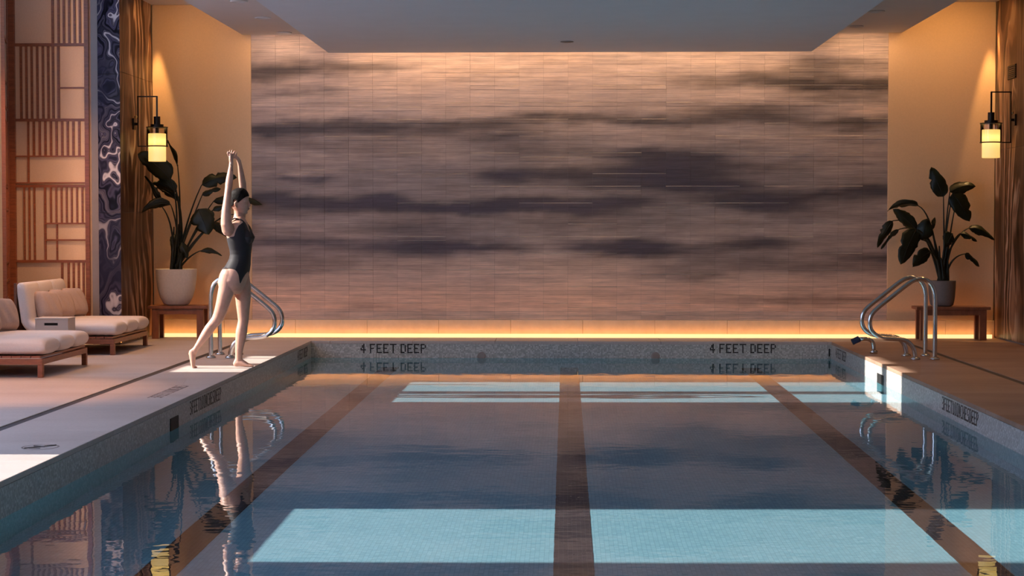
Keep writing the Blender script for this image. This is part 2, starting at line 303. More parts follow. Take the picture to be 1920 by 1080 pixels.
# ------------------------------------------------------------------ mesh helpers
class MB:
    def __init__(s): s.v = []; s.f = []
    def add(s, vs, fs):
        k = len(s.v); s.v += [tuple(p) for p in vs]; s.f += [tuple(i + k for i in f) for f in fs]; return s
    def box(s, x0, x1, y0, y1, z0, z1):
        return s.add([(x0, y0, z0), (x1, y0, z0), (x1, y1, z0), (x0, y1, z0), (x0, y0, z1), (x1, y0, z1), (x1, y1, z1), (x0, y1, z1)],
                     [(3, 2, 1, 0), (4, 5, 6, 7), (0, 1, 5, 4), (1, 2, 6, 5), (2, 3, 7, 6), (3, 0, 4, 7)])
    def bar(s, a, b, w, h=None):
        """Square bar between two points."""
        a, b = Vector(a), Vector(b); d = (b - a).normalized(); h = h or w
        u = d.cross(Vector((0, 1, 0)) if abs(d.y) < 0.9 else Vector((0, 0, 1))).normalized() * (w / 2); v = d.cross(u).normalized() * (h / 2)
        return s.add([a - u - v, a + u - v, a + u + v, a - u + v, b - u - v, b + u - v, b + u + v, b - u + v],
                     [(3, 2, 1, 0), (4, 5, 6, 7), (0, 1, 5, 4), (1, 2, 6, 5), (2, 3, 7, 6), (3, 0, 4, 7)])
    def loft(s, rings, closed_ends=True):
        n = len(rings[0]); k = len(s.v)
        for r in rings: s.v += [tuple(p) for p in r]
        for i in range(len(rings) - 1):
            for j in range(n):
                a = k + i * n + j; b = k + i * n + (j + 1) % n
                s.f.append((a, b, b + n, a + n))
        if closed_ends:
            s.f.append(tuple(k + j for j in range(n - 1, -1, -1))); q = k + (len(rings) - 1) * n
            s.f.append(tuple(q + j for j in range(n)))
        return s
    def tube(s, pts, radii, n=12, flat=None, ref=None, caps=True):
        """Round (or flattened) tube; flat = lateral scale along ref."""
        P = [Vector(p) for p in pts]; rings = []
        if not hasattr(radii, '__len__'): radii = [radii] * len(P)
        u = None
        for i, p in enumerate(P):
            d = (P[min(i + 1, len(P) - 1)] - P[max(i - 1, 0)]).normalized()
            if ref is not None: u = (Vector(ref) - d * d.dot(Vector(ref))).normalized()
            elif u is None: u = d.cross(Vector((0.3, 0.9, 0.2))).normalized()
            else: u = (u - d * d.dot(u)).normalized()
            v = d.cross(u); r = radii[i]; ra, rb = (r if isinstance(r, tuple) else (r, r))
            rings.append([p + u * (ra * math.cos(2 * PI * j / n)) + v * (rb * math.sin(2 * PI * j / n)) for j in range(n)])
        if caps:      # rounded ends
            def cap(p, ring, d, r):
                out = []
                for t in (0.5, 0.85, 0.98):
                    c = p + d * (r * t); k = math.sqrt(1 - t * t)
                    out.append([c + (q - p) * k for q in ring])
                return out
            r0 = min(radii[0]) if isinstance(radii[0], tuple) else radii[0]; r1 = min(radii[-1]) if isinstance(radii[-1], tuple) else radii[-1]
            a = cap(P[0], rings[0], (P[0] - P[1]).normalized(), r0); b = cap(P[-1], rings[-1], (P[-1] - P[-2]).normalized(), r1)
            rings = a[::-1] + rings + b
        return s.loft(rings)
    def lathe(s, prof, c=(0, 0, 0), n=32):
        rings = [[(c[0] + r * math.cos(2 * PI * j / n), c[1] + r * math.sin(2 * PI * j / n), c[2] + z) for j in range(n)] for r, z in prof]
        return s.loft(rings)
    def grid(s, fn, nu, nv):
        k = len(s.v)
        for i in range(nu + 1):
            for j in range(nv + 1): s.v.append(tuple(fn(i / nu, j / nv)))
        for i in range(nu):
            for j in range(nv):
                a = k + i * (nv + 1) + j; s.f.append((a, a + 1, a + nv + 2, a + nv + 1))
        return s
    def mesh(s, name, m, smooth=False):
        me = bpy.data.meshes.new(name); me.from_pydata(s.v, [], s.f); me.materials.append(m); me.validate()
        bm = bmesh.new(); bm.from_mesh(me); bmesh.ops.recalc_face_normals(bm, faces=bm.faces); bm.to_mesh(me); bm.free()
        if smooth: me.shade_smooth() if hasattr(me, 'shade_smooth') else [setattr(p, 'use_smooth', True) for p in me.polygons]
        return me
    def obj(s, name, m, parent=None, smooth=False, bevel=0.0, loc=None):
        return link(name, s.mesh(name, m, smooth), parent, bevel, loc)
def link(name, me, parent=None, bevel=0.0, loc=None):
    o = bpy.data.objects.new(name, me); COL.objects.link(o)
    if parent is not None: o.parent = parent
    if loc is not None: o.location = loc
    if bevel:
        b = o.modifiers.new('bevel', 'BEVEL'); b.width = bevel; b.segments = 2; b.limit_method = 'ANGLE'
    return o
def thing(name, label, cat, loc=(0, 0, 0), group=None):
    o = bpy.data.objects.new(name, None); COL.objects.link(o); o.location = loc; o.empty_display_size = 0.1
    return tag(o, label, cat, group)
def tag(o, label, cat, group=None):
    o['label'] = label; o['category'] = cat
    if group: o['group'] = group
    return o
def struct(o, label=None):
    o['kind'] = 'structure'
    if label: o['label'] = label
    return o
def dup(root, loc, label):
    r = root.copy(); COL.objects.link(r); r.location = loc; r['label'] = label
    for ch in list(root.children):
        c = ch.copy(); COL.objects.link(c); c.parent = r
        for g in list(ch.children):
            d = g.copy(); COL.objects.link(d); d.parent = c
    return r
def caustic(o): o.cycles.is_caustics_receiver = True; return o

# ------------------------------------------------------------------ main measures (metres)
XL, XR, YF, YN = -2.95, 3.05, 20.9, 1.0            # pool
WZ, FZ = -0.195, -0.90                              # water, pool floor
YB = 21.75                                          # back wall
ML, MR = -4.97, 5.09                                # marble faces
CZ = 3.62; BZ = 3.98; TZ = 5.2                      # soffit, bay ceiling, outer ceiling
WX = -6.6                                           # window wall

# ---- deck: base under separate limestone slabs
b = MB()
for x0, x1, y0, y1 in ((WX - 0.2, XL - 0.03, YN - 4, YB + 0.3), (XR + 0.03, 6.6, YN - 4, YB + 0.3), (XL - 0.03, XR + 0.03, YF + 0.03, YB + 0.3), (XL - 0.03, XR + 0.03, YN - 4, YN - 0.03)):
    b.add([(x0, y0, -0.035), (x1, y0, -0.035), (x1, y1, -0.035), (x0, y1, -0.035)], [(0, 1, 2, 3)])
floor = struct(b.obj('floor', M['deck']), 'pale limestone pool deck')
def slab(x0, x1, y0, y1, g=0.002):
    o = MB().box(x0 + g, x1 - g, y0 + g, y1 - g, -0.034, 0).obj('slab', M['deck_dim'] if x0 >= XR else M['deck'], floor, bevel=0.004); return o  # right-hand slabs take the copy toned for dim warm light
SL, SR = -3.72, 3.88; SW = 0.035                    # slot drains
for k in range(13):
    y0 = YN + k * (YF - YN) / 13; y1 = YN + (k + 1) * (YF - YN) / 13
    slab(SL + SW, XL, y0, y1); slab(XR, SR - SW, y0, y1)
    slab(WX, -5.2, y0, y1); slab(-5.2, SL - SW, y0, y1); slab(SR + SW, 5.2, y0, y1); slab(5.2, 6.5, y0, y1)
for k in range(8):
    slab(SL + SW + k * 0.956, SL + SW + (k + 1) * 0.956 - (0.12 if k == 7 else 0), YF, YB)
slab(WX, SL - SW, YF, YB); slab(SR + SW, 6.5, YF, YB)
slab(WX, 6.5, YN - 4, YN)
for x, nm in ((SL, 'left'), (SR, 'right')):
    o = MB().box(x - SW + 0.003, x + SW - 0.003, YN, YB, -0.03, -0.006).obj('slot_drain', M['slot'], floor)
# ---- pool shell
t = 0.25
pool = struct(caustic(MB().box(XL - t, XR + t, YN - t, YF + t, FZ - t, FZ).obj('pool_floor', M['poolfloor'])), 'pale blue tiled pool floor')
for x in (-1.97, 0.04, 2.05):
    o = caustic(MB().box(x - 0.1, x + 0.1, YN, 20.3, FZ, FZ + 0.003).obj('lane_line', M['lane'], pool))
wl = struct(caustic(MB().box(XL - t, XL, YN, YF, WZ - 0.012, -0.034).obj('wall_pool_left', M['pooltile'])), 'grey mosaic left pool wall')
wr = struct(caustic(MB().box(XR, XR + t, YN, YF, WZ - 0.012, -0.034).obj('wall_pool_right', M['pooltile'])), 'grey mosaic right pool wall')
wf = struct(caustic(MB().box(XL - t, XR + t, YF, YF + t, WZ - 0.012, -0.034).obj('wall_pool_far', M['pooltile'])), 'grey mosaic far pool wall')
struct(caustic(MB().box(XL - t, XR + t, YN - t, YN, FZ, -0.034).obj('wall_pool_near', M['pooltile'])))
for p0, p1, par in (((XL, YN), (XL, YF), wl), ((XR, YF), (XR, YN), wr), ((XL, YF), (XR, YF), wf)):
    o = caustic(MB().add([(*p0, FZ), (*p1, FZ), (*p1, WZ - 0.012), (*p0, WZ - 0.012)], [(0, 1, 2, 3)]).obj('underwater_wall', M['underwall'], par)); o['label'] = 'pale blue mosaic below the waterline'
water = MB().grid(lambda u, v: (XL + u * (XR - XL), YN + v * (YF - YN), WZ), 16, 40).obj('pool_water', M['water'], smooth=True)
if water.data.polygons[0].normal.z < 0: water.data.flip_normals()
struct(water, 'still clear pool water mirroring the painted wall'); water.cycles.is_caustics_caster = True

# ---- lettering
GL = {'4': ['0010', '0110', '0110', '1010', '1111', '0010', '0010'], 'F': ['1111', '1000', '1000', '1110', '1000', '1000', '1000'],
      'E': ['1111', '1000', '1000', '1110', '1000', '1000', '1111'], 'T': ['11111', '00100', '00100', '00100', '00100', '00100', '00100'],
      'D': ['1110', '1001', '1001', '1001', '1001', '1001', '1110'], 'P': ['1110', '1001', '1001', '1110', '1000', '1000', '1000'],
      '3': ['1110', '0001', '0001', '0110', '0001', '0001', '1110'], '1': ['010', '110', '010', '010', '010', '010', '111'],
      '0': ['0110', '1001', '1001', '1001', '1001', '1001', '0110'], 'I': ['111', '010', '010', '010', '010', '010', '111'],
      'N': ['1001', '1101', '1101', '1011', '1011', '1001', '1001'], 'C': ['0111', '1000', '1000', '1000', '1000', '1000', '0111'],
      'H': ['1001', '1001', '1001', '1111', '1001', '1001', '1001'], 'S': ['0111', '1000', '1000', '0110', '0001', '0001', '1110'], ' ': ['0'] * 7}
def lettering(text, org, right, up, nrm, cell, parent, label, m, gap=1, proud=0.002):
    org, right, up, nrm = Vector(org), Vector(right), Vector(up), Vector(nrm); b = MB(); x = 0
    for ch in text:
        g = GL[ch]
        for r, row in enumerate(g):
            for c, q in enumerate(row):
                if q == '1':
                    p = org + right * ((x + c) * cell) - up * (r * cell); s = cell * 0.94
                    A = [p, p + right * s, p + right * s - up * s, p - up * s]
                    b.add([a - nrm * 0.002 for a in A] + [a + nrm * proud for a in A], [(0, 1, 2, 3), (7, 6, 5, 4), (0, 4, 5, 1), (1, 5, 6, 2), (2, 6, 7, 3), (3, 7, 4, 0)])
        x += len(g[0]) + gap
    o = b.obj('lettering', m, parent); o['label'] = label; return o
cz = 0.0168
for px0, side in ((676, 'left'), (1331, 'right')):
    p = at(px0, 644.5, YF)
    lettering('4 FEET DEEP', (p.x, YF, p.z), (1, 0, 0), (0, 0, 1), (0, -1, 0), 0.0155, wf, 'black tile letters 4 FEET DEEP, %s one on the far pool wall' % side, M['letter'])
lettering('3FEET10INCHESDEEP', (XL, 14.12, -0.045), (0, 1, 0), (0, 0, 1), (1, 0, 0), 0.0155, wl, 'black tile letters 3FEET10INCHESDEEP', M['letter'])
lettering('3FEET10INCHESDEEP', (XR, 14.75, -0.045), (0, -1, 0), (0, 0, 1), (-1, 0, 0), 0.0155, wr, 'black tile letters 3FEET10INCHESDEEP', M['letter'])
lettering('4 FEET DEEP', (XL, 19.85, -0.045), (0, 1, 0), (0, 0, 1), (1, 0, 0), 0.0155, wl, 'black tile letters 4 FEET DEEP near the far corner', M['letter'])
lettering('4 FEET DEEP', (XR, 20.55, -0.045), (0, -1, 0), (0, 0, 1), (-1, 0, 0), 0.0155, wr, 'black tile letters 4 FEET DEEP near the far corner', M['letter'])
lettering('3FEET10INCHES', (-3.25, 13.95, 0.0005), (0, 1, 0), (-1, 0, 0), (0, 0, 1), 0.0165, floor, 'faded letters 3FEET10INCHES in the deck', M['deckletter'], proud=0.001)
# no-diving mark in the deck
b = MB(); c = Vector((-3.17, 10.82, 0.001)); n = 40
b.loft([[c + Vector((math.cos(a) * r, math.sin(a) * r * 1.15, 0)) for a in [2 * PI * j / n for j in range(n)]] for r in (0.100, 0.112)], closed_ends=False)
b.bar(c + Vector((-0.075, -0.08, 0)), c + Vector((0.075, 0.08, 0)), 0.012, 0.001); b.bar(c + Vector((-0.05, 0.03, 0)), c + Vector((0.03, -0.01, 0)), 0.014, 0.001)
b.bar(c + Vector((-0.05, -0.07, 0)), c + Vector((0.02, -0.075, 0)), 0.008, 0.001)
o = b.obj('no_diving_mark', M['deckletter'], floor)
# skimmers, inlets on the pool walls
for x, y0, y1, par, s in ((XL, 13.4, 13.68, wl, 1), (XR, 17.46, 17.8, wr, -1)):
    b = MB().box(min(x, x + s * 0.006), max(x, x + s * 0.006), y0, y1, -0.225, -0.105); o = b.obj('skimmer_mouth', M['black'], par); o['label'] = 'black skimmer opening'
for px0, nm in ((903, 0.05), (1229, 0.05)):
    p = at(px0, 668, YF); b = MB()
    b.loft([[(p.x + math.cos(a) * r, YF - d, p.z + math.sin(a) * r) for a in [2 * PI * j / 20 for j in range(20)]] for r, d in ((nm, 0), (nm, 0.01), (nm * 0.7, 0.016), (nm * .3, 0.016))])
    o = b.obj('water_inlet', M['reveal'], wf)
p = at(1555, 661, YF); MB().box(p.x - 0.008, p.x + 0.008, YF - 0.008, YF, p.z - 0.045, p.z + 0.045).obj('skimmer_slot', M['black'], wf)

# ------------------------------------------------------------------ room shell
# back wall core; plaster panels on both sides, plinth, painted tile field between
MXL, MXR = at(472, 300, YB).x, at(1664, 300, YB).x
MZ0, MZ1 = 0.205, 3.66
wb = struct(MB().box(WX - 0.2, 6.6, YB + 0.02, YB + 0.3, -0.3, TZ).obj('wall_back', M['wall']), 'back wall behind the painted tiles')
struct(MB().box(ML, MXL, YB - 0.024, YB + 0.02, MZ0, BZ).obj('wall_back_left', M['plaster'], bevel=0.006), 'warm plaster panel left of the painted tile wall')
struct(MB().box(MXR, MR, YB - 0.024, YB + 0.02, MZ0, BZ).obj('wall_back_right', M['plaster'], bevel=0.006), 'warm plaster panel right of the painted tile wall')
base = struct(MB().box(ML, MR, YB - 0.02, YB + 0.02, 0.0, MZ0).obj('baseboard_back', M['plinth']), 'low stone plinth along the back wall')
x = ML; 
while x < MR - 0.01:
    x1 = min(x + 0.862, MR)
    MB().box(x + 0.001, x1 - 0.001, YB - 0.075, YB - 0.02, 0.0, MZ0).obj('panel', M['plinth'], base, bevel=0.003); x = x1
cover = MB().box(ML + 0.05, MR - 0.05, YB - 0.180, YB - 0.175, 0.0, 0.045).obj('light_cover', M['ledcover'], base); cover['label'] = 'glowing frosted light cover along the floor'
led = MB().box(ML + 0.05, MR - 0.05, YB - 0.165, YB - 0.10, 0.018, 0.024).obj('led_strip', M['led'], base); led['label'] = 'warm light strip at the foot of the plinth'
# painted tile field
nc, nr = 26, 69
cw = (MXR - MXL) / nc; rh = (MZ1 - MZ0) / nr
BL = [(520,128,70,11,.9,0),(690,125,60,9,.5,0),(490,145,30,12,.5,0),(560,172,60,7,.25,0),
 (520,240,70,10,.9,.2),(620,240,100,12,.6,.2),(760,245,80,12,.45,.2),(870,232,60,9,.4,0),(1000,225,60,10,.55,0),(1080,222,70,8,.45,0),(1250,226,90,8,.5,.1),(1400,218,80,10,.6,.1),(1600,232,70,8,.7,0),(1420,205,60,9,.4,0),
 (1450,150,90,14,.7,0),(1500,158,40,8,.6,0),(1600,160,70,8,.75,0),(1655,165,20,15,.5,0),(1380,155,60,10,.35,0),(1520,125,60,12,.35,0),(1590,120,60,8,.3,0),(1560,185,60,9,.3,0),
 (930,255,60,12,.55,.2),(1000,280,80,15,.4,.3),(560,265,70,8,.3,.3),(700,275,70,14,.2,.5),
 (1260,318,60,22,1.05,.8),(1205,328,45,14,.7,.9),(1300,346,60,16,.85,.8),(1160,347,60,9,.6,.8),(1350,352,60,12,.6,.7),(1440,388,45,13,.9,.9),(1400,378,60,10,.6,.8),(1500,370,80,10,.5,.6),(1600,360,80,9,.65,.4),(1645,355,30,9,.5,.3),(1240,290,70,14,.5,.8),(1380,310,80,12,.3,.7),
 (540,378,50,10,.75,.6),(500,376,30,12,.7,.4),(640,387,60,11,.65,.9),(720,376,30,9,.95,1),(680,391,45,9,.7,1),(790,385,60,8,.55,.9),(830,393,60,8,.7,.9),(900,392,80,8,.75,.9),(960,383,60,8,.95,.9),(1040,390,60,7,.95,.9),(1000,374,40,8,.6,.8),(1110,384,60,8,.9,.9),(1160,376,45,8,.7,.9),(520,400,40,9,.4,.5),(1090,400,80,8,.5,.9),
 (570,335,40,6,.55,1),(940,325,40,8,.75,1),(1060,322,60,9,.6,.6),(990,332,60,8,.4,.8),(1130,330,50,8,.35,.8),
 (530,455,60,8,.55,1),(700,460,90,13,.5,1),(820,463,70,13,.65,1),(900,467,50,9,.6,.8),(1120,462,60,13,.7,1),(1190,461,40,11,.85,1),(1250,470,60,8,.5,.8),(1400,460,60,12,.45,.7),(1440,455,40,8,.45,.7),(1600,478,60,8,.4,.6),(1655,486,22,10,.5,.5),(1090,425,90,8,.35,.9),(780,430,80,10,.3,.9),
 (600,492,100,14,.3,.7),(1330,515,60,8,.3,.5),(540,510,60,10,.25,.5),(1500,560,120,8,.3,.3),(690,578,40,8,.2,.4),(1400,490,120,12,.3,.5),(1580,500,90,9,.3,.5),(1620,560,60,9,.25,.3)]
def vnoise(x, y, seed):
    xi = np.floor(x).astype(int); yi = np.floor(y).astype(int); fx = x - xi; fy = y - yi
    fx = fx * fx * (3 - 2 * fx); fy = fy * fy * (3 - 2 * fy)
    T = np.random.default_rng(seed).random((64, 512))
    g = lambda a, b: T[b % 64, a % 512]
    return (g(xi, yi) * (1 - fx) + g(xi + 1, yi) * fx) * (1 - fy) + (g(xi, yi + 1) * (1 - fx) + g(xi + 1, yi + 1) * fx) * fy
def fbm(x, y, seed, o=4): return sum(vnoise(x * 2 ** k, y * 2 ** k, seed + k) * 0.5 ** k for k in range(o)) / sum(0.5 ** k for k in range(o)) - 0.5
def paint(x, z):
    """Colour of the hand-painted cloud design at wall point x, z (arrays)."""
    u = 1061 + (x) * 156.6; v = 422 - (z - 1.34) * 156.6
    wu = u + 60 * fbm(u / 90, v / 14, 3); wv = v + 18 * fbm(u / 100, v / 25, 11) + 9 * fbm(u / 28, v / 8, 21)
    d = np.zeros_like(u); ind = np.zeros_like(u)
    for cx, cy, sx, sy, s, i in BL:
        sy *= 0.75; g = 1.5 * s * np.exp(-0.5 * ((wu - cx) / sx) ** 2 - 0.5 * ((wv - cy) / sy) ** 2); d += g; ind += g * i
    soft = 0.34 * np.exp(-0.5 * ((v - 370) / 95) ** 2) + 0.02
    q = 1 - 0.6 * np.clip((v - 480) / 60, 0, 1)
    d = d * (1 + 1.3 * fbm(u / 70, v / 6, 31)) + soft + q * 0.42 * fbm(u / 130, v / 12, 41) + q * 0.36 * fbm(u / 60, v / 3.5, 51) + 0.10 * fbm(u / 9, v / 9, 61)
    d = np.clip(d, 0, 1.5); k = 1 - np.exp(-1.45 * d)
    ind = np.clip(ind / (d + 0.15), 0, 1)
    t = np.clip((v - 90) / 500, 0, 1)[..., None]
    light = np.array([0.80, 0.61, 0.50]) * (1 - t) + np.array([0.92, 0.62, 0.46]) * t
    mid = np.array([0.46, 0.375, 0.375])
    hue = (np.clip(0.42 + 1.7 * fbm(u / 150, v / 26, 71), 0, 0.85) * (1 - 0.85 * np.clip((v - 470) / 70, 0, 1)))[..., None]; light = light * (1 - hue) + (light * 0.42 + np.array([0.29, 0.25, 0.255])) * hue
    m = np.clip((soft * 1.5), 0, 0.6)[..., None]
    light = light * (1 - m) + mid * m
    dark = np.array([0.030, 0.024, 0.027]) * (1 - ind[..., None]) + np.array([0.016, 0.014, 0.050]) * ind[..., None]
    return light * (1 - k[..., None]) + dark * k[..., None]
mos = struct(MB().box(MXL, MXR, YB - 0.005, YB + 0.02, MZ0, MZ1).obj('wall_painted_tile', M['grout']), 'wall of cloud painted tiles behind the pool')
lip = np.zeros((nc, nr), bool)
for j in range(nr):
    p = 0.40 if j % 4 == 3 else (0.09 if j % 4 == 2 else 0.015)
    i = 0
    while i < nc:
        n = int(rng.integers(1, 4)); lip[i:i + n, j] = rng.random() < p; i += n
panel_d = rng.choice([0.0, 0.0, 0.0008, 0.0016, 0.003], size=(nc, nr // 4 + 2)); tile_d = rng.random((nc, nr)) * 0.0008
order = sorted([(abs(i - 12.5) * cw + abs(j - 34) * rh * 1.3, i, j) for i in range(nc) for j in range(nr)])
single = {(i, j) for _, i, j in order[:300]}
SEG = 6
def tile_geo(i, j):
    x0 = MXL + i * cw + 0.0007; x1 = MXL + (i + 1) * cw - 0.0007; z0 = MZ0 + j * rh + 0.0005; z1 = MZ0 + (j + 1) * rh - 0.0005
    ch = 0.007 if lip[i, j] else 0.0006
    y = YB - 0.013 - panel_d[i, j // 4] - tile_d[i, j] - (0.003 if lip[i, j] else 0); tl = 0.0012 * (rng.random() - 0.5)
    xs = np.linspace(x0, x1, SEG + 1); V = []; Fs = []
    for xx in xs: V += [(xx, y - tl, z0), (xx, y + tl, z1 - ch), (xx, y + tl + ch, z1), (xx, YB - 0.004, z1), (xx, YB - 0.004, z0)]
    for k in range(SEG):
        a = 5 * k; q = a + 5
        Fs += [(a, q, q + 1, a + 1), (a + 1, q + 1, q + 2, a + 2), (a + 2, q + 2, q + 3, a + 3), (a + 4, q + 4, q, a)]
    Fs += [(0, 1, 2, 3, 4), (5 * SEG + 4, 5 * SEG + 3, 5 * SEG + 2, 5 * SEG + 1, 5 * SEG)]
    return V, Fs
def paint_mesh(me):
    co = np.empty(len(me.vertices) * 3); me.vertices.foreach_get('co', co); co = co.reshape(-1, 3)
    c = np.ones((len(co), 4)); c[:, :3] = paint(co[:, 0], co[:, 2])
    # pale bevels on some tiles: edge highlights put into the paint colour
    b5 = co.reshape(-1, 5, 3); lit_edge = (b5[:, 2, 1] - b5[:, 1, 1]) > 0.004; c.reshape(-1, 5, 4)[lit_edge, 2, :3] = (0.92, 0.80, 0.70)
    tv = np.repeat(0.93 + 0.14 * rng.random(len(co) // (5 * (SEG + 1))), 5 * (SEG + 1))[:, None]; c[:, :3] *= tv
    a = me.color_attributes.new('paint', 'FLOAT_COLOR', 'POINT'); a.data.foreach_set('color', c.ravel())
rest = MB()
for i in range(nc):
    for j in range(nr):
        V, Fs = tile_geo(i, j)
        if (i, j) in single:
            me = bpy.data.meshes.new('tile'); me.from_pydata(V, [], Fs); me.materials.append(M['tile']); paint_mesh(me); link('tile', me, mos)
        else: rest.add(V, Fs)
me = bpy.data.meshes.new('tiles'); me.from_pydata(rest.v, [], rest.f); me.materials.append(M['tile']); paint_mesh(me)
o = link('tiles', me, mos); o['kind'] = 'stuff'

# ceilings
ce = struct(MB().box(-2.79, 2.86, YN - 4, 21.3, 3.36, 3.60).obj('ceiling', M['ceiling'], bevel=0.004), 'grey dropped ceiling over the pool')
p = at(1063, 81, 20.05)
o = MB().lathe([(0.07, 0), (0.075, -0.006), (0.06, -0.010), (0.001, -0.010)], (p.x, 20.05, 3.36), 20).obj('sprinkler', M['reveal'], smooth=True)
tag(o, 'small round sprinkler plate under the grey dropped ceiling', 'sprinkler')
struct(MB().box(-3.88, 3.98, YN - 4, YB + 0.02, CZ, CZ + 0.4).obj('ceiling_soffit', M['soffit']), 'soffit around the dropped ceiling')
struct(MB().box(ML - 0.25, -3.88, 19.0, YB + 0.02, BZ, BZ + 0.3).box(-4.52, -3.88, YN - 4, 19.0, BZ, BZ + 0.3).obj('ceiling_left', M['soffit']), 'higher ceiling over the left bay')
struct(MB().box(3.98, 6.6, YN - 4, YB + 0.02, BZ, BZ + 0.3).obj('ceiling_right', M['soffit']), 'higher ceiling over the right bay')
struct(MB().box(WX - 0.3, -4.4, YN - 4, YB + 0.3, TZ, TZ + 0.2).box(-4.52, -4.4, YN - 4, 19.0, BZ + 0.3, TZ).box(ML - 0.25, -4.4, 19.0, 19.1, BZ + 0.3, TZ).box(ML - 0.35, ML - 0.25, 19.0, YB + 0.3, BZ + 0.35, TZ).obj('ceiling_outer', M['soffit']))
dl0 = None
for k, (px0, py0) in enumerate(((448, 2), (493, 33), (533, 61), (1643, 25), (1604, 52.5))):
    Y = (CZ - 1.34) * F / (422 - py0) ; q = at(px0, py0, Y)
    lab = ['recessed downlight in left soffit, nearest the top edge', 'recessed downlight in left soffit, middle of three', 'recessed downlight in left soffit, nearest the painted wall',
           'recessed downlight in right soffit, nearer the top edge', 'recessed downlight in right soffit, nearer the painted wall'][k]
    if dl0 is None:
        dl0 = thing('downlight', lab, 'ceiling light', (q.x, Y, CZ), 'soffit downlights')
        MB().lathe([(0.065, 0.0), (0.09, 0.0), (0.092, -0.004), (0.085, -0.012), (0.068, -0.012), (0.062, -0.002)], n=28).obj('trim_ring', M['soffit'], dl0, smooth=True)
        MB().lathe([(0.064, -0.001), (0.001, -0.002)], n=28).obj('lens', M['reveal'], dl0)
    else: dup(dl0, (q.x, Y, CZ), lab)

# left marble pier: brown panels towards the pool, blue panels towards the room
pier = struct(MB().box(-5.22, ML - 0.02, 20.16, YB + 0.02, 0, BZ + 0.4).obj('wall_left_pier', M['reveal']), 'marble clad pier at the left of the back wall')
for z0, z1 in ((0.0, 1.485), (1.488, 3.05), (3.053, BZ)):
    MB().box(ML - 0.02, ML, 20.14, YB - 0.06, z0 + 0.022 * (z0 == 0), z1).obj('panel', M['brown_marble'], pier, bevel=0.0015)
for z0, z1 in ((0.0, 1.475), (1.478, 3.02), (3.023, BZ + 0.4)):
    MB().box(-5.22, ML - 0.0005, 20.135, 20.16, z0 + 0.03 * (z0 == 0), z1).obj('panel', M['blue_marble'], pier, bevel=0.0015)
pr = struct(MB().box(MR + 0.02, 5.5, 19.4, YB + 0.02, 0, BZ).obj('wall_right_pier', M['reveal']), 'marble clad pier at the right of the back wall')
for z0, z1 in ((0.022, 2.22), (2.223, BZ)):
    for y0, y1 in ((19.4, YB - 0.06),):
        MB().box(MR, MR + 0.02, y0, y1, z0, z1).obj('panel', M['brown_marble'], pr, bevel=0.0015)
for x, par, s in ((ML, pier, 1), (MR, pr, -1)):
    o = MB().box(min(x - s * 0.012, x - s * 0.002), max(x - s * 0.012, x - s * 0.002), 20.14 if s == 1 else 19.4, YB - 0.1, 0.026, 0.034).obj('led_strip', M['ledbase'], par); o['label'] = 'warm light strip under the marble'
struct(MB().box(-5.31, -5.22, 20.2, YB, 0, TZ).obj('trim_1', M['reveal']), 'narrow grey upright between shoji screen and blue marble')
# window wall on the left, open where the sun comes in
ops = [(4.0, 7.9, 0.9, 4.34), (8.85, 10.40, 1.5, 5.1), (11.0, 13.6, 0.5, 4.34), (16.35, 17.1, 1.54, 5.1), (17.38, 18.35, 1.74, 5.1)]
b = MB(); y = YN - 4
def wq(y0, y1, z0, z1): b.add([(WX, y0, z0), (WX, y1, z0), (WX, y1, z1), (WX, y0, z1)], [(0, 1, 2, 3)])
for y0, y1, z0, z1 in ops:
    wq(y, y0, -0.03, TZ); wq(y0, y1, -0.03, z0); wq(y0, y1, z1, TZ); y = y1
wq(y, YB + 0.3, -0.03, TZ)
struct(b.obj('wall_left', M['wall']), 'left window wall')
wn = struct(MB().box(WX - 0.05, WX - 0.01, 11.0, 13.6, 0.5, 0.56).box(WX - 0.05, WX - 0.01, 11.0, 13.6, 4.28, 4.34).obj('fill_window', M['wood']), 'added papered window screens in the left wall, unseen, giving fill light')  # unseen bay added so its sunlit paper brightens the left deck
for k in range(3):
    y0 = 11.0 + k * 2.6 / 3; y1 = y0 + 2.6 / 3
    MB().box(WX - 0.035, WX - 0.030, y0 + 0.03, y1 - 0.03, 0.56, 4.28).obj('fill_pane', M['fill_paper'], wn); MB().box(WX - 0.05, WX - 0.01, y0, y0 + 0.03, 0.56, 4.28).obj('mullion', M['wood'], wn)
    MB().box(WX - 0.05, WX - 0.01, y1 - 0.03, y1, 0.56, 4.28).obj('mullion', M['wood'], wn)
struct(MB().box(WX, -5.31, 20.5, 20.6, 0, TZ).obj('wall_left_back', M['wall']))
struct(MB().box(6.5, 6.6, YN - 4, YB, -0.1, BZ).obj('wall_right', M['wall']))
struct(MB().box(WX, 6.6, YN - 4.1, YN - 4, 0, TZ).obj('wall_front', M['wall']))

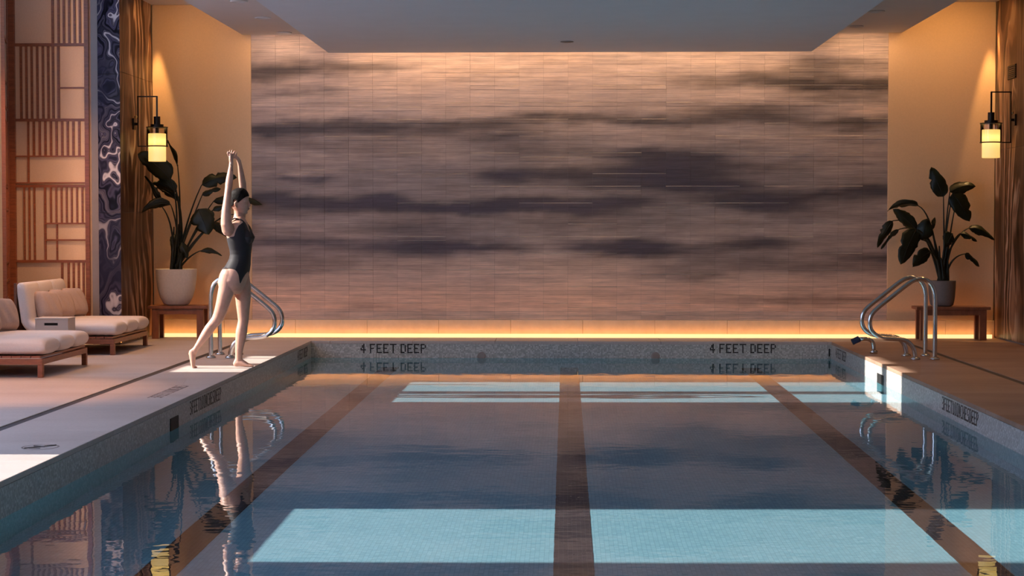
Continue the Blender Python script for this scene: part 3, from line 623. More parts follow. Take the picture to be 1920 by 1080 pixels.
# ------------------------------------------------------------------ shoji screens
YS = 20.2
def shoji():
    r = thing('shoji_screen', 'tall shoji screen with wooden lattice and paper panels beside the blue marble', 'screen', (0, 0, 0))
    X = lambda p: at(p, 300, YS).x; Z = lambda q: at(100, q, YS).z
    zt, zb = 4.1, 0.02
    MB().box(X(14), X(172), YS + 0.012, YS + 0.018, zb, zt).obj('paper', M['paper'], r)
    def v(p, q0, q1, w=4.2, nm='slat', d=0.02):
        z1 = zt if q0 < 0 else Z(q0); z0 = zb if q1 > 640 else Z(q1); c = X(p); h = w / 2 * YS / F
        MB().box(c - h, c + h, YS - d / 2, YS + 0.012, z0, z1).obj(nm, M['wood'], r)
    def hz(q, p0, p1, w, nm='rail', d=0.026):
        c = Z(q); h = w / 2 * YS / F
        MB().box(X(p0), X(p1), YS - d / 2, YS + 0.012, c - h, c + h).obj(nm, M['wood'], r)
    v(22, -1, 700, 16, 'stile', 0.06); v(164, -1, 700, 8, 'stile', 0.045)
    for q, w in ((84, 5.5), (225, 5), (349, 5), (490, 5)): hz(q, 29, 161, w)
    hz(293, 29, 161, 2.6); hz(343, 29, 161, 2.6); hz(165, 112, 161, 3)
    v(101, -1, 82, 4.5)
    for p in (112, 122, 132, 142, 152): v(p, -1, 82)
    for p in (41, 51, 61, 71.5, 82, 92, 101): v(p, 86, 223)
    v(111, 86, 223, 4.5)
    v(53.5, 227, 343, 3.5)
    for p in (64, 75, 85.5, 96, 106.5, 117, 127.5, 138, 149): v(p, 227, 292)
    for p in (45, 54.5, 64): v(p, 351, 488, 3.2)
    v(84, 351, 488, 4)
    for p in (95, 105, 115, 124.5, 134, 144, 154): v(p, 351, 418, 3.4)
    hz(419, 85, 161, 3); hz(450, 85, 161, 3); v(106, 420, 488, 3)
    v(115, 492, 700, 4)
    for p in (127, 136.5, 146, 155): v(p, 492, 700, 4)
    return r
shoji()
r = thing('shoji_screen', 'angled shoji screen leaf at the left edge of the photo', 'screen', (-6.24, 20.12, 0))
dv = Vector((0.26, -0.97, 0)).normalized(); nv = Vector((dv.y, -dv.x, 0))
def leafbar(nm, a0, a1, z0, z1, d, m):
    A = dv * a0; B = dv * a1; q = nv * d
    b = MB().add([A - q + Vector((0, 0, z0)), B - q + Vector((0, 0, z0)), B + q + Vector((0, 0, z0)), A + q + Vector((0, 0, z0)), A - q + Vector((0, 0, z1)), B - q + Vector((0, 0, z1)), B + q + Vector((0, 0, z1)), A + q + Vector((0, 0, z1))],
        [(3, 2, 1, 0), (4, 5, 6, 7), (0, 1, 5, 4), (1, 2, 6, 5), (2, 3, 7, 6), (3, 0, 4, 7)])
    b.obj(nm, m, r)
leafbar('paper', 0.04, 0.9, 0.3, 4.0, 0.003, M['paper'])
leafbar('stile', 0.0, 0.04, 0.02, 4.1, 0.02, M['wood']); leafbar('stile', 0.88, 0.93, 0.02, 4.1, 0.02, M['wood'])
leafbar('board', 0.04, 0.88, 1.78, 2.45, 0.012, M['wood'])
for z in (3.37, 2.9, 2.62, 2.47, 1.76, 1.51, 0.93, 0.73, 0.54, 0.3): leafbar('rail', 0.04, 0.88, z - 0.012, z + 0.012, 0.012, M['wood'])
for a in (0.2, 0.36, 0.52, 0.68): leafbar('slat', a, a + 0.022, 0.3, 1.75, 0.01, M['wood'])

# ------------------------------------------------------------------ loungers
def rbox_ring(c, u, v, a, b, n=28, p=3.2):
    out = []
    for j in range(n):
        t = 2 * PI * j / n; cx, sx = math.cos(t), math.sin(t)
        out.append(Vector(c) + Vector(u) * (a * math.copysign(abs(cx) ** (2 / p), cx)) + Vector(v) * (b * math.copysign(abs(sx) ** (2 / p), sx)))
    return out
def cushion_mesh(w):
    """One bolster of the mattress: seat, bend and upright back in one run; local y across."""
    path = []; th = 0.075
    for x in (1.03, 1.022, 1.0, 0.965, 0.9, 0.78, 0.64, 0.5, 0.36, 0.22): path.append((x, 0.265, 0))
    for k in range(1, 8):
        a = k / 8 * math.radians(80); path.append((0.22 - math.sin(a) * 0.14, 0.265 + (1 - math.cos(a)) * 0.14, a))
    a = math.radians(82)
    for s in (0.0, 0.1, 0.2, 0.28, 0.325, 0.348, 0.358): path.append((0.085 - s * math.cos(a), 0.39 + s * math.sin(a), a))
    rings = []; n = len(path)
    for i, (x, z, a) in enumerate(path):
        nrm = Vector((math.sin(a), 0, math.cos(a)))
        e = min(i, n - 1 - i); k = [0.42, 0.70, 0.90, 0.98][e] if e < 4 else 1.0
        rings.append(rbox_ring((x, 0, z), (0, 1, 0), nrm, (w / 2 - 0.002) * (0.86 + 0.14 * k), th * k, p=3.2))
    return MB().loft(rings).mesh('cushion', M['fabric'], True)
def pillow_mesh(w=0.33, h=0.33, th=0.075):
    b = MB()
    for s in (1, -1):
        def fn(u, v, s=s):
            a, c = u * 2 - 1, v * 2 - 1
            pu = a * math.sqrt(1 - 0.22 * c ** 4); pv = c * math.sqrt(1 - 0.22 * a ** 4)
            t = ((1 - a ** 4) * (1 - c ** 4)) ** 0.42
            return (s * th * t + 0.006 * math.sin(9 * a + 4 * c) * t, pu * w / 2, pv * h / 2 + h / 2)
        b.grid(fn, 14, 12)
    me = b.mesh('pillow', M['pillowcloth'], True)
    bm = bmesh.new(); bm.from_mesh(me); bmesh.ops.remove_doubles(bm, verts=bm.verts, dist=0.001); bmesh.ops.recalc_face_normals(bm, faces=bm.faces); bm.to_mesh(me); bm.free(); me.shade_smooth()
    return me
def lounger():
    r = thing('daybed_lounger', 'far wide daybed lounger with cream cushions beside the blue marble', 'lounger', (-5.66, 18.52, 0), 'two daybed loungers by the shoji screens')
    Wd, Ln = 1.5, 1.02
    fr = MB(); fr.box(0.03, Ln - 0.01, 0.0, 0.035, 0.115, 0.165); fr.box(0.03, Ln - 0.01, Wd - 0.035, Wd, 0.115, 0.165)
    fr.box(Ln - 0.045, Ln - 0.01, 0.035, Wd - 0.035, 0.115, 0.165); fr.box(0.03, 0.065, 0.035, Wd - 0.035, 0.115, 0.165)
    fr.obj('frame', M['wood'], r, bevel=0.003)
    for x in (0.03, Ln - 0.055):
        for y in (0.0, Wd - 0.05): MB().box(x, x + 0.046, y, y + 0.05, 0, 0.114).obj('leg', M['wood'], r, bevel=0.003)
    sl = MB().box(0, 0.078, 0.004, Wd - 0.004, 0.172, 0.190).mesh('slat', M['wood'])
    for k in range(11): link('slat', sl, r, 0, (0.05 + k * 0.086, 0, 0))
    MB().box(-0.035, -0.005, 0.02, Wd - 0.02, 0.12, 0.74).obj('back_board', M['darkwood'], r, bevel=0.004)
    cm = cushion_mesh(0.5)
    for k in range(3): link('cushion', cm, r, 0, (0.0, 0.25 + k * 0.5, 0))
    return r
lg = lounger()
lg2 = dup(lg, (-5.60, 15.75, 0), 'near wide daybed lounger with cream cushions at the left edge of the photo')
pm = pillow_mesh()
pn = ['nearest the camera', 'middle one', 'farthest from the camera']
for root, nm in ((lg, 'far'), (lg2, 'near')):
    for k in range(3):
        o = link('pillow', pm, None, 0, (root.location.x + 0.29 + 0.01 * k, root.location.y + 0.26 + 0.49 * k, 0.345)); o.rotation_euler = (Matrix.Rotation(math.radians(-24 + random.uniform(-5, 5)), 3, 'Z') @ Matrix.Rotation(math.radians(-24), 3, 'Y') @ Matrix.Rotation(random.uniform(-.1, .1), 3, 'X')).to_euler()
        tag(o, 'sand coloured pillow on the %s daybed, %s of three' % (nm, pn[k] if k != 1 else 'middle'), 'pillow', 'pillows on the daybeds')
# white box table between the loungers
p0 = at(66, 640, 18.15); p1 = at(127.5, 640, 18.15); bx0, bx1 = p0.x, p1.x
bt = thing('side_table', 'small white box side table with a slot handle between the daybeds', 'table', ((bx0 + bx1) / 2, 18.29, 0))
hw = (bx1 - bx0) / 2; hd = 0.135
b = MB(); sx0, sx1, sz0, sz1 = -hw + 0.09, -hw + 0.23, 0.325, 0.352
b.box(-hw, hw, -hd + 0.02, hd, 0.0, 0.385); b.box(-hw, sx0, -hd, -hd + 0.02, 0, 0.385); b.box(sx1, hw, -hd, -hd + 0.02, 0, 0.385); b.box(sx0, sx1, -hd, -hd + 0.02, 0, sz0); b.box(sx0, sx1, -hd, -hd + 0.02, sz1, 0.385)
b.obj('body', M['box'], bt)
MB().box(sx0, sx1, -hd + 0.015, -hd + 0.0199, sz0, sz1).obj('handle_slot', M['black'], bt)
MB().box(-hw - 0.004, hw + 0.004, -hd - 0.004, hd, 0.386, 0.402).obj('top', M['box'], bt, bevel=0.003)

# ------------------------------------------------------------------ sconces
def sconce():
    """Bracket in the x-z plane; local x points out of the wall."""
    r = thing('wall_sconce', 'bronze wall sconce with glowing frosted cylinder on the left marble pier', 'lamp', (ML, 20.75, 0), 'pair of wall sconces')
    b = MB()
    x0, x1, xr = 0.055, 0.275, 0.40; zt, zl, zr = 2.815, 2.245, 2.46
    b.bar((x0, 0, zl), (x0, 0, zt), 0.014); b.bar((x0 - 0.007, 0, zt), (x1 + 0.007, 0, zt), 0.014); b.bar((x1, 0, zt), (x1, 0, 2.57), 0.018)
    b.bar((x0 - 0.007, 0, zl), (x1 - 0.10, 0, zl), 0.012)
    b.obj('bracket', M['bronze'], r)
    n = 36
    MB().lathe([(0.115, zl - 0.006), (0.124, zl - 0.006), (0.124, zl + 0.006), (0.115, zl + 0.006), (0.115, zl - 0.006)], (x1, 0, 0), n).obj('holding_ring', M['bronze'], r)
    MB().lathe([(0.001, 2.585), (0.038, 2.585), (0.038, 2.495), (0.075, 2.495), (0.075, 2.468), (0.124, 2.466), (0.124, 2.456), (0.001, 2.456)], (x1, 0, 0), n).obj('socket_cap', M['bronze'], r)
    MB().lathe([(0.02, 2.456), (0.02, 2.39)], (x1, 0, 0), 16).obj('stem', M['bronze'], r)
    g = MB(); g.lathe([(0.119, zl), (0.119, 2.456)], (x1, 0, 0), n); g.f = [f for f in g.f if len(f) == 4]; g.obj('outer_glass', M['glass'], r, smooth=True)
    MB().lathe([(0.001, 0.09), (0.096, 0.09), (0.100, 0.086), (0.100, -0.225), (0.096, -0.229), (0.001, -0.229)], n=n).obj('diffuser', M['diffuser'], r, smooth=False, loc=(x1, 0, 2.30))
    b = MB(); b.bar((0.0, 0, 2.50), (0.02, 0, 2.50), 0.13, 0.10); b.bar((0.018, 0, 2.50), (x0, 0, 2.50), 0.03); b.obj('back_plate', M['bronze'], r, bevel=0.004)
    k = MB().lathe([(0.001, 0.02), (0.016, 0.012), (0.018, 0), (0.012, -0.015), (0.001, -0.02)], n=16).obj('knob', M['brass'], r, smooth=True, loc=(0.035, -0.01, 2.58))
    return r
sc = sconce()
sc2 = dup(sc, (MR, 20.75, 0.03), 'bronze wall sconce with glowing frosted cylinder on the right marble pier'); sc2.rotation_euler = (0, 0, PI)
# vent on the right pier
vt = thing('air_vent', 'small black louvred vent high on the right marble pier', 'vent', (MR, 20.93, at(1888, 135, 20.93).z))
MB().box(-0.006, 0, -0.19, 0.19, -0.08, 0.08).obj('vent_plate', M['black'], vt)
lm = MB().box(-0.014, -0.006, -0.18, 0.18, -0.005, 0.004).mesh('louvre', M['bronze'])
for k in range(7): link('louvre', lm, vt, 0, (0, 0, -0.066 + k * 0.022))

# ------------------------------------------------------------------ pool rails
def arc_path(pts, rad, n=7):
    """Round the corners of a polyline."""
    P = [Vector(p) for p in pts]; out = [P[0]]
    for i in range(1, len(P) - 1):
        a = (P[i - 1] - P[i]).normalized(); c = (P[i + 1] - P[i]).normalized(); r = rad[i - 1]
        s, e = P[i] + a * r, P[i] + c * r
        for k in range(n + 1):
            t = k / n; out.append(s * (1 - t) ** 2 + P[i] * 2 * t * (1 - t) + e * t * t)
    return out + [P[-1]]
def chaikin(P, k=2):
    P = [Vector(p) for p in P]
    for _ in range(k):
        Q = [P[0]]
        for a, c in zip(P, P[1:]): Q += [a * 0.75 + c * 0.25, a * 0.25 + c * 0.75]
        P = Q + [P[-1]]
    return P
def rail(parent, y, s, cx, m):
    pr = [(-3.575, 0), (-3.575, .30), (-3.575, .60), (-3.567, .68), (-3.545, .74), (-3.505, .785), (-3.455, .806), (-3.405, .806), (-3.355, .788), (-3.30, .752), (-3.20, .672), (-3.08, .576), (-2.985, .498),
          (-2.948, .455), (-2.930, .405), (-2.926, .355), (-2.936, .308), (-2.960, .268), (-3.0, .236), (-3.05, .217), (-3.11, .209), (-3.19, .206), (-3.245, .202), (-3.295, .187), (-3.34, .150), (-3.368, .10), (-3.38, .05), (-3.382, 0)]
    path = [((0.05 + s * (x - 0.05)) - cx, y, z) for x, z in pr]; pts = path   # mirrored about x = 0.05 for the right-hand pair
    MB().tube(chaikin(path), 0.0225, 18, caps=False).obj('rail', m, parent, smooth=True)
    for q in (pts[0], pts[-1]):
        MB().lathe([(0.05, 0.0), (0.05, 0.012), (0.036, 0.024), (0.025, 0.03)], q, 20).obj('flange', m, parent, smooth=True)
for s, cx, lab in ((1, -3.3, 'steel pool ladder handrails behind the stretching woman'), (-1, 3.4, 'steel pool ladder handrails on the right deck below the dark potted plant')):
    r = thing('pool_handrails', lab, 'handrail', (cx, 18.15, 0), 'pool ladder handrails')
    rail(r, 0.0, s, cx, M['steel']); rail(r, 0.48, s, cx, M['steel'])
r = thing('deck_pipe', 'short bent steel pipe with dark blue end cap on the right deck edge', 'pipe', (3.21, 18.98, 0))
pp = arc_path([(0, 0, 0), (0, 0, 0.16), (-0.17, 0, 0.15)], [0.10], 8)
MB().tube(pp, 0.021, 14, caps=False).obj('bent_pipe', M['steel'], r, smooth=True)
MB().lathe([(0.04, 0), (0.04, 0.03), (0.03, 0.035), (0.022, 0.035)], n=20).obj('flange', M['steel'], r, smooth=True)
MB().tube([(-0.15, 0, 0.155), (-0.225, 0, 0.12)], 0.033, 16, caps=False).obj('end_cap', M['blue_cap'], r)

# ------------------------------------------------------------------ benches, pots, plants
def bench(lab, x0, x1, Y, h=0.39):
    r = thing('bench', lab, 'bench', ((x0 + x1) / 2, Y, 0), 'low benches under the plants')
    w = (x1 - x0) / 2; d = 0.17
    MB().box(-w, w, -d, d, h - 0.035, h).obj('seat', M['bench'], r, bevel=0.004)
    MB().box(-w + 0.05, w - 0.05, -d + 0.02, -d + 0.05, h - 0.10, h - 0.036).box(-w + 0.05, w - 0.05, d - 0.05, d - 0.02, h - 0.10, h - 0.036).obj('apron', M['bench'], r)
    for x in (-w + 0.045, w - 0.125):
        for y in (-d + 0.015, d - 0.075): MB().box(x, x + 0.08, y, y + 0.06, 0, h - 0.036).obj('leg', M['bench'], r, bevel=0.003)
    return r
YP = 21.35
a = at(283, 573, YP); c = at(393, 573, YP); bench('low red brown wooden bench under the pale left pot', a.x, c.x, YP)
a = at(1714, 573, YP); c = at(1852, 573, YP); bench('low red brown wooden bench under the dark right pot', a.x, c.x, YP)
def leaf_blade(base, ctrl, tip, w, fold, roll, seed):
    rr = random.Random(seed); nu, nv = 14, 6
    jag = [1 + rr.uniform(-0.10, 0.06) for _ in range(nu + 1)]; jag2 = [1 + rr.uniform(-0.10, 0.06) for _ in range(nu + 1)]
    for q in range(rr.randint(0, 2)):
        (jag if rr.random() < .5 else jag2)[rr.randint(5, nu - 2)] *= 0.62
    def fn(u, v):
        p = base * (1 - u) ** 2 + ctrl * 2 * u * (1 - u) + tip * u * u
        d = ((ctrl - base) * (1 - u) + (tip - ctrl) * u).normalized()
        side = d.cross(Vector((0, 1, 0))).normalized(); nrm = side.cross(d)
        ca, sa = math.cos(roll), math.sin(roll); s2 = side * ca + nrm * sa; n2 = nrm * ca - side * sa
        prof = (math.sin(PI * min(1, u ** 0.72)) ** 0.62 if 0 < u < 1 else 0.0) if u < 1 else 0
        t = v * 2 - 1; k = int(round(u * nu)); j = jag[k] if t > 0 else jag2[k]
        return p + s2 * (t * w / 2 * prof * j) + n2 * (abs(t) * fold * w * prof + 0.012 * math.sin(u * 9 + seed + t * 2) * abs(t))
    b = MB().grid(fn, nu, nv); return b
def plant(name, lab, pot_c, pot_prof, potm, Y, rootpx, leaves, ntrunk, z_top):
    r = thing(name, lab, 'plant', pot_c, 'potted plants on the benches'); o0 = Vector(pot_c)
    pot = MB().lathe(pot_prof, n=40).obj('pot', potm, r, smooth=True)
    zr = max(z for _, z in pot_prof); rr = [q for q, z in pot_prof if z == zr][-1]
    MB().lathe([(rr - 0.012, zr - 0.03), (rr * 0.5, zr - 0.015), (0.001, zr - 0.012)], n=28).obj('soil', M['soil'], r, smooth=True)
    root = Vector((0, 0, zr - 0.02))
    for k, (bx, by, tx, ty, w, fold, roll, dy, sag, cxp, cyp) in enumerate(leaves):
        base = at(bx, by, Y + dy) - o0; tip = at(tx, ty, Y + dy * 1.5 + 0.03) - o0
        mid = (base + tip) / 2 + Vector((0, -0.03, sag * Y / F))
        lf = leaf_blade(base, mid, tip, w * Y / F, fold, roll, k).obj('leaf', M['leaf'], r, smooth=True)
        sm = lf.modifiers.new('thick', 'SOLIDIFY'); sm.thickness = 0.002
        b0 = root + Vector((random.uniform(-.05, .05), random.uniform(-.04, .04), 0))
        c1 = at(cxp, cyp, Y + dy * 0.5) - o0
        pts = [b0 * (1 - t) ** 2 + c1 * 2 * t * (1 - t) + base * t * t for t in np.linspace(0, 1, 12)]
        # the midrib runs on into the blade
        for u in (0.25, 0.5, 0.75): pts.append(base * (1 - u) ** 2 + mid * 2 * u * (1 - u) + tip * u * u + Vector((0, -0.002, 0)))
        rad = [0.016 - 0.010 * t for t in np.linspace(0, 1, 12)] + [0.005, 0.0035, 0.002]
        MB().tube(pts, rad, 8).obj('stem', M['stem'], r, smooth=True)
    for k in range(ntrunk):
        b0 = root + Vector((random.uniform(-.06, .06), random.uniform(-.05, .05), 0)); e = b0 * 1.0 + Vector((random.uniform(-.05, .05), random.uniform(-.03, .03), random.uniform(0.25, z_top)))
        MB().tube([b0, (b0 + e) / 2, e], [0.026, 0.02, 0.008], 8).obj('stalk', M['stem'], r, smooth=True)
    return r
# left plant: base px,py, tip px,py, width, fold, roll, depth, sag, stem control px,py
LV = [(333,311, 313,262, 15,.25,1.0, .05, 2, 343,400), (320,337, 258,289, 42,.10,.25,-.34,14, 341,390), (331,357, 284,323, 20,.2,.5,-.06,6, 343,420),
      (330,360, 284,346, 20,.2,.4,-.05,10, 344,420), (336,378, 292,352, 17,.2,.5,.02,8, 346,430), (320,384, 266,398, 20,.22,.5,-.20,16, 336,420),
      (304,388, 272,330, 16,.2,.7,-.18,4, 330,420), (378,347, 444,333, 28,.15,.35,.10,14, 352,400), (379,366, 414,354, 14,.2,.6,-.04,6, 356,420),
      (400,378, 492,384, 20,.2,.4,.14,16, 365,425), (372,392, 392,440, 46,.10,.15,-.15,4, 352,410), (398,418, 426,444, 18,.2,.5,.06,8, 362,450),
      (374,471, 416,480, 11,.3,.6,-.05,14, 352,480), (398,395, 428,387, 12,.2,.6,.04,6, 365,430), (440,402, 474,438, 14,.2,.6,.12,8, 395,400),
      (328,440, 326,472, 16,.2,.4,-.06,2, 334,450), (340,455, 352,485, 18,.2,.3,-.08,2, 344,455)]
pc = at(331, 573, YP); 
def potprof(rt, rb, h):
    return [(0.001, 0), (rb * 0.8, 0), (rb, 0.015), (rb + (rt - rb) * 0.45, h * 0.22), (rb + (rt - rb) * 0.75, h * 0.45), (rb + (rt - rb) * 0.93, h * 0.72), (rt, h - 0.005), (rt, h), (rt - 0.02, h), (rt - 0.022, h - 0.05)]
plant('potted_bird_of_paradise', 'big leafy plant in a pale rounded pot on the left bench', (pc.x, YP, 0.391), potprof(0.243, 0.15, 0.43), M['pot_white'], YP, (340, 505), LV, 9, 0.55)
RV = [(1769,369, 1746,313, 30,.08,.1,-.05,-3, 1770,450), (1781,360, 1829,350, 26,.2,.4,.06,12, 1768,450), (1786,362, 1818,415, 38,.10,.15,-.08,6, 1768,460),
      (1790,392, 1786,373, 12,.2,.4,.04,2, 1778,450), (1722,386, 1664,396, 16,.25,.5,.02,16, 1752,400), (1718,430, 1674,392, 24,.15,.3,-.08,4, 1742,440),
      (1674,414, 1645,464, 20,.2,.3,-.02,6, 1745,400), (1686,430, 1652,467, 10,.2,.5,.04,6, 1740,410), (1718,430, 1689,496, 38,.10,.2,-.14,8, 1748,440),
      (1728,450, 1738,410, 32,.10,.2,-.10,2, 1754,450), (1745,472, 1711,501, 28,.12,.3,-.12,8, 1760,480), (1786,438, 1774,463, 28,.12,.2,-.12,4, 1775,440),
      (1816,428, 1864,450, 20,.25,.5,.02,16, 1785,440), (1800,438, 1831,453, 13,.25,.5,-.04,8, 1780,450), (1809,476, 1836,500, 13,.25,.5,-.04,8, 1778,480),
      (1746,430, 1753,407, 9,.2,.4,.05,2, 1758,460)]
pc = at(1766, 573, YP)
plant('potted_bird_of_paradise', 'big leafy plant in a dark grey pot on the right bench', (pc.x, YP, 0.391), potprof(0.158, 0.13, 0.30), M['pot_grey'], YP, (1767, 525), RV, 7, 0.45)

# ------------------------------------------------------------------ woman
YW = 16.95
wo = at(437, 690, YW); W0 = Vector((wo.x, YW, 0))
def wp(px, py, lat=0.0):
    """Photo pixel on her own plane -> local point; lat = metres away from the camera."""
    p = at(px, py, YW); return Vector((p.x - W0.x, lat, p.z))
zfix = wp(437, 690).z
def W_(px, py, lat=0.0):
    p = wp(px, py, lat); p.z -= zfix; return p
woman = thing('person', 'woman in a black one-piece swimsuit stretching arms overhead at the pool edge', 'person', W0)
body = MB()
def section(py, xb, xf, hw, p=2.3, n=52, lat=0.0):
    a = W_(xb, py, lat); c = W_(xf, py, lat); m = (a + c) / 2
    return rbox_ring(m, (1, 0, 0), (0, 1, 0), (c.x - a.x) / 2, hw, n, p)
# head
HD = [(355.0,447,453,.020),(356.6,442,457.5,.045),(360,436,461.5,.062),(365,432.5,464.5,.071),(371,431,466,.075),(377,430.5,466.2,.076),(381,431,465.3,.075),(385.5,432,466,.073),(390,434.5,465.6,.068),(395,439,464.6,.060),(399,444,463,.048),(402,449,461,.032),(403.2,452,458.5,.015)]
body.loft([section(*q, p=2.15) for q in HD])
body.tube([W_(465.5,377.5), W_(467.6,383), W_(469.0,386.2), W_(466,388.3)], [.006,.008,.0095,.007], 10)            # nose
body.tube([W_(465.5,391.3,-.012), W_(466.6,391.3,0), W_(465.5,391.3,.012)], .0055, 8); body.tube([W_(465,394,-.010), W_(466.0,394,0), W_(465,394,.010)], .006, 8)
body.tube([W_(461.5,400,-.01), W_(462.6,400,0), W_(461.5,400,.01)], .011, 8)
for s in (-1, 1): body.tube([W_(464.5,378.5,s*.012), W_(463.8,377.8,s*.035), W_(461,379,s*.055)], .008, 8)               # brows
# ears
for s in (-1, 1): body.tube([W_(446,379.5,s*.072), W_(443.8,382,s*.079), W_(444.4,386,s*.078), W_(446,389,s*.071)], [.008,.012,.011,.008], 8)
# neck, torso
body.tube([W_(448,392), W_(449,402), W_(448,412), W_(446,424)], [.050,.050,.054,.07], 30)
TR = [(408,442,458,.060),(414,437,461,.085),(420,431,463.2,.118),(428,425.5,465.5,.142),(436,424.5,468,.150),(443,425.5,470,.150),(452,427.5,471.2,.146),(461,429.6,471.2,.136),(470,432,470.2,.124),(478,432.5,469.4,.120),(487,430.8,468.8,.128),(497,425.5,468.3,.146),(507,419.2,466.8,.163),(517,415.6,464.5,.172),(527,414.2,462,.174),(536,415,459,.166),(545,418,455,.140),(552,425,449,.090)]
body.loft([section(*q, p=2.35) for q in TR])
for s in (-1, 1): body.tube([W_(462,440,s*.065), W_(464.5,446,s*.068), W_(463,452,s*.066)], [.045,.053,.045], 30)           # bust
body.tube([W_(424,518,-.075), W_(423.5,530,-.08), W_(425,541,-.08)], [.05,.062,.055], 30); body.tube([W_(427,518,.075), W_(427,530,.08), W_(429,541,.08)], [.05,.06,.05], 30)
# arms: near = right, far = left
body.tube([W_(433,432,-.135), W_(430.5,420,-.160), W_(430.2,408,-.162), W_(430.3,395,-.158), W_(431.3,380,-.148), W_(432.2,366,-.135), W_(433,355,-.125)], [(.060,.060),(.055,.053),(.050,.048),(.047,.043),(.044,.036),(.042,.033),(.038,.032)], 30, ref=(0, 1, 0))
body.tube([W_(433,357,-.125), W_(433.6,347,-.115), W_(434.2,337,-.100), W_(434.9,325,-.080), W_(435.4,314,-.062), W_(435.7,306.5,-.050)], [(.036,.032),(.037,.035),(.036,.033),(.030,.027),(.025,.021),(.025,.020)], 30, ref=(0, 1, 0))
body.tube([W_(440,430,.13), W_(443,418,.152), W_(446,405,.155), W_(448.5,390,.150), W_(450.5,372,.138), W_(451.5,356,.122)], [(.058,.058),(.052,.052),(.048,.046),(.045,.040),(.042,.036),(.037,.033)], 30, ref=(0, 1, 0))
body.tube([W_(451.5,357,.122), W_(451,345,.105), W_(450,333,.085), W_(449,320,.062), W_(448,310,.045), W_(446.8,302,.030)], [(.036,.033),(.036,.034),(.034,.030),(.029,.025),(.024,.020),(.024,.019)], 30, ref=(0, 1, 0))
# hands: palms, five fingers each, unequal and bent
body.tube([W_(435.7,308,-.050), W_(435.0,301,-.044), W_(434.6,296,-.036), W_(435,292.5,-.030)], [(.024,.019),(.036,.020),(.041,.018),(.037,.014)], 30, ref=(0, 1, 0))
body.tube([W_(446.8,303,.030), W_(444.5,298,.020), W_(441.5,295.5,.008), W_(438.8,294,.0)], [(.024,.019),(.034,.018),(.038,.016),(.034,.013)], 30, ref=(0, 1, 0))
fg = [(431.2,294.0,-.060, 429.2,289.0,-.068, 430.0,285.8,-.066, .0076), (433.0,292.5,-.046, 432.2,287.0,-.050, 433.0,283.6,-.046, .0080), (435.2,291.8,-.030, 435.4,286.0,-.030, 436.2,282.8,-.024, .0082),
      (437.4,292.2,-.014, 438.6,287.2,-.010, 440.2,284.6,-.004, .0078), (438.8,297.5,-.020, 441.0,293.2,-.012, 443.2,290.4,-.004, .0085)]
for q in fg:
    body.tube([W_(434.8,298,-.038), W_(q[0],q[1],q[2]), W_(q[3],q[4],q[5]), W_(q[6],q[7],q[8])], [q[9]*1.1, q[9]*1.05, q[9], q[9]*0.8], 8)
fg2 = [(438.0,296.2,.030, 434.0,296.6,.034, 431.0,297.0,.030, .0074), (437.6,294.8,.016, 433.4,293.6,.018, 430.6,293.8,.012, .0080), (438.0,293.2,.000, 434.0,290.6,.006, 431.2,289.4,.004, .0080), (439.6,292.2,-.004, 437.0,288.6,.012, 434.6,286.6,.014, .0076), (443.0,294.0,-.004, 442.6,290.2,.000, 443.8,287.4,.004, .0085)]
for q in fg2:
    body.tube([W_(441.5,296,.010), W_(q[0],q[1],q[2]), W_(q[3],q[4],q[5]), W_(q[6],q[7],q[8])], [q[9]*1.1, q[9]*1.05, q[9], q[9]*0.8], 8)
# near (right) leg stepping back
NL = -.085
body.tube([W_(434,516,NL), W_(431,528,NL), W_(428.5,542,NL), W_(424.5,556,NL), W_(421,570,NL), W_(416.5,584,NL+.005), W_(412.5,594,NL+.01), W_(408.5,601,NL+.01), W_(402.5,608,NL+.01), W_(396,616,NL+.01), W_(389.5,626,NL+.01), W_(382.5,636,NL+.01), W_(376,645.5,NL+.01), W_(370.8,653,NL+.01), W_(367.5,659,NL+.01)],
          [(.085,.09),(.085,.087),(.082,.078),(.076,.070),(.068,.0645),(.060,.059),(.054,.055),(.049,.051),(.047,.047),(.050,.047),(.048,.0455),(.041,.038),(.033,.030),(.028,.026),(.027,.029)], 30, ref=(0, 1, 0))
body.tube([W_(369.5,655,NL+.01), W_(363.5,659.5,NL+.01), W_(360.5,663,NL+.01)], [.026,.026,.021], 12)                    # heel
body.tube([W_(363.5,660,NL+.01), W_(364,669,NL+.01), W_(364.5,678,NL+.01), W_(365.2,685,NL+.01), W_(366,688.2,NL+.01)], [(.027,.032),(.031,.030),(.037,.024),(.042,.018),(.042,.012)], 30, ref=(0, 1, 0))
for k in range(5):
    l = NL + .01 + (.030 - k * .0155); e = 1.6 if k == 0 else 1.0
    body.tube([W_(365.2,686.2,l*1.0), W_(367.6,688.0,l), W_(369.2 + (.9 if k == 0 else -.3*k),688.6,l)], [.0085*(1.15 if k==0 else .95), .009*(1.15 if k==0 else .9), .0075*(1.15 if k==0 else .9)], 8)
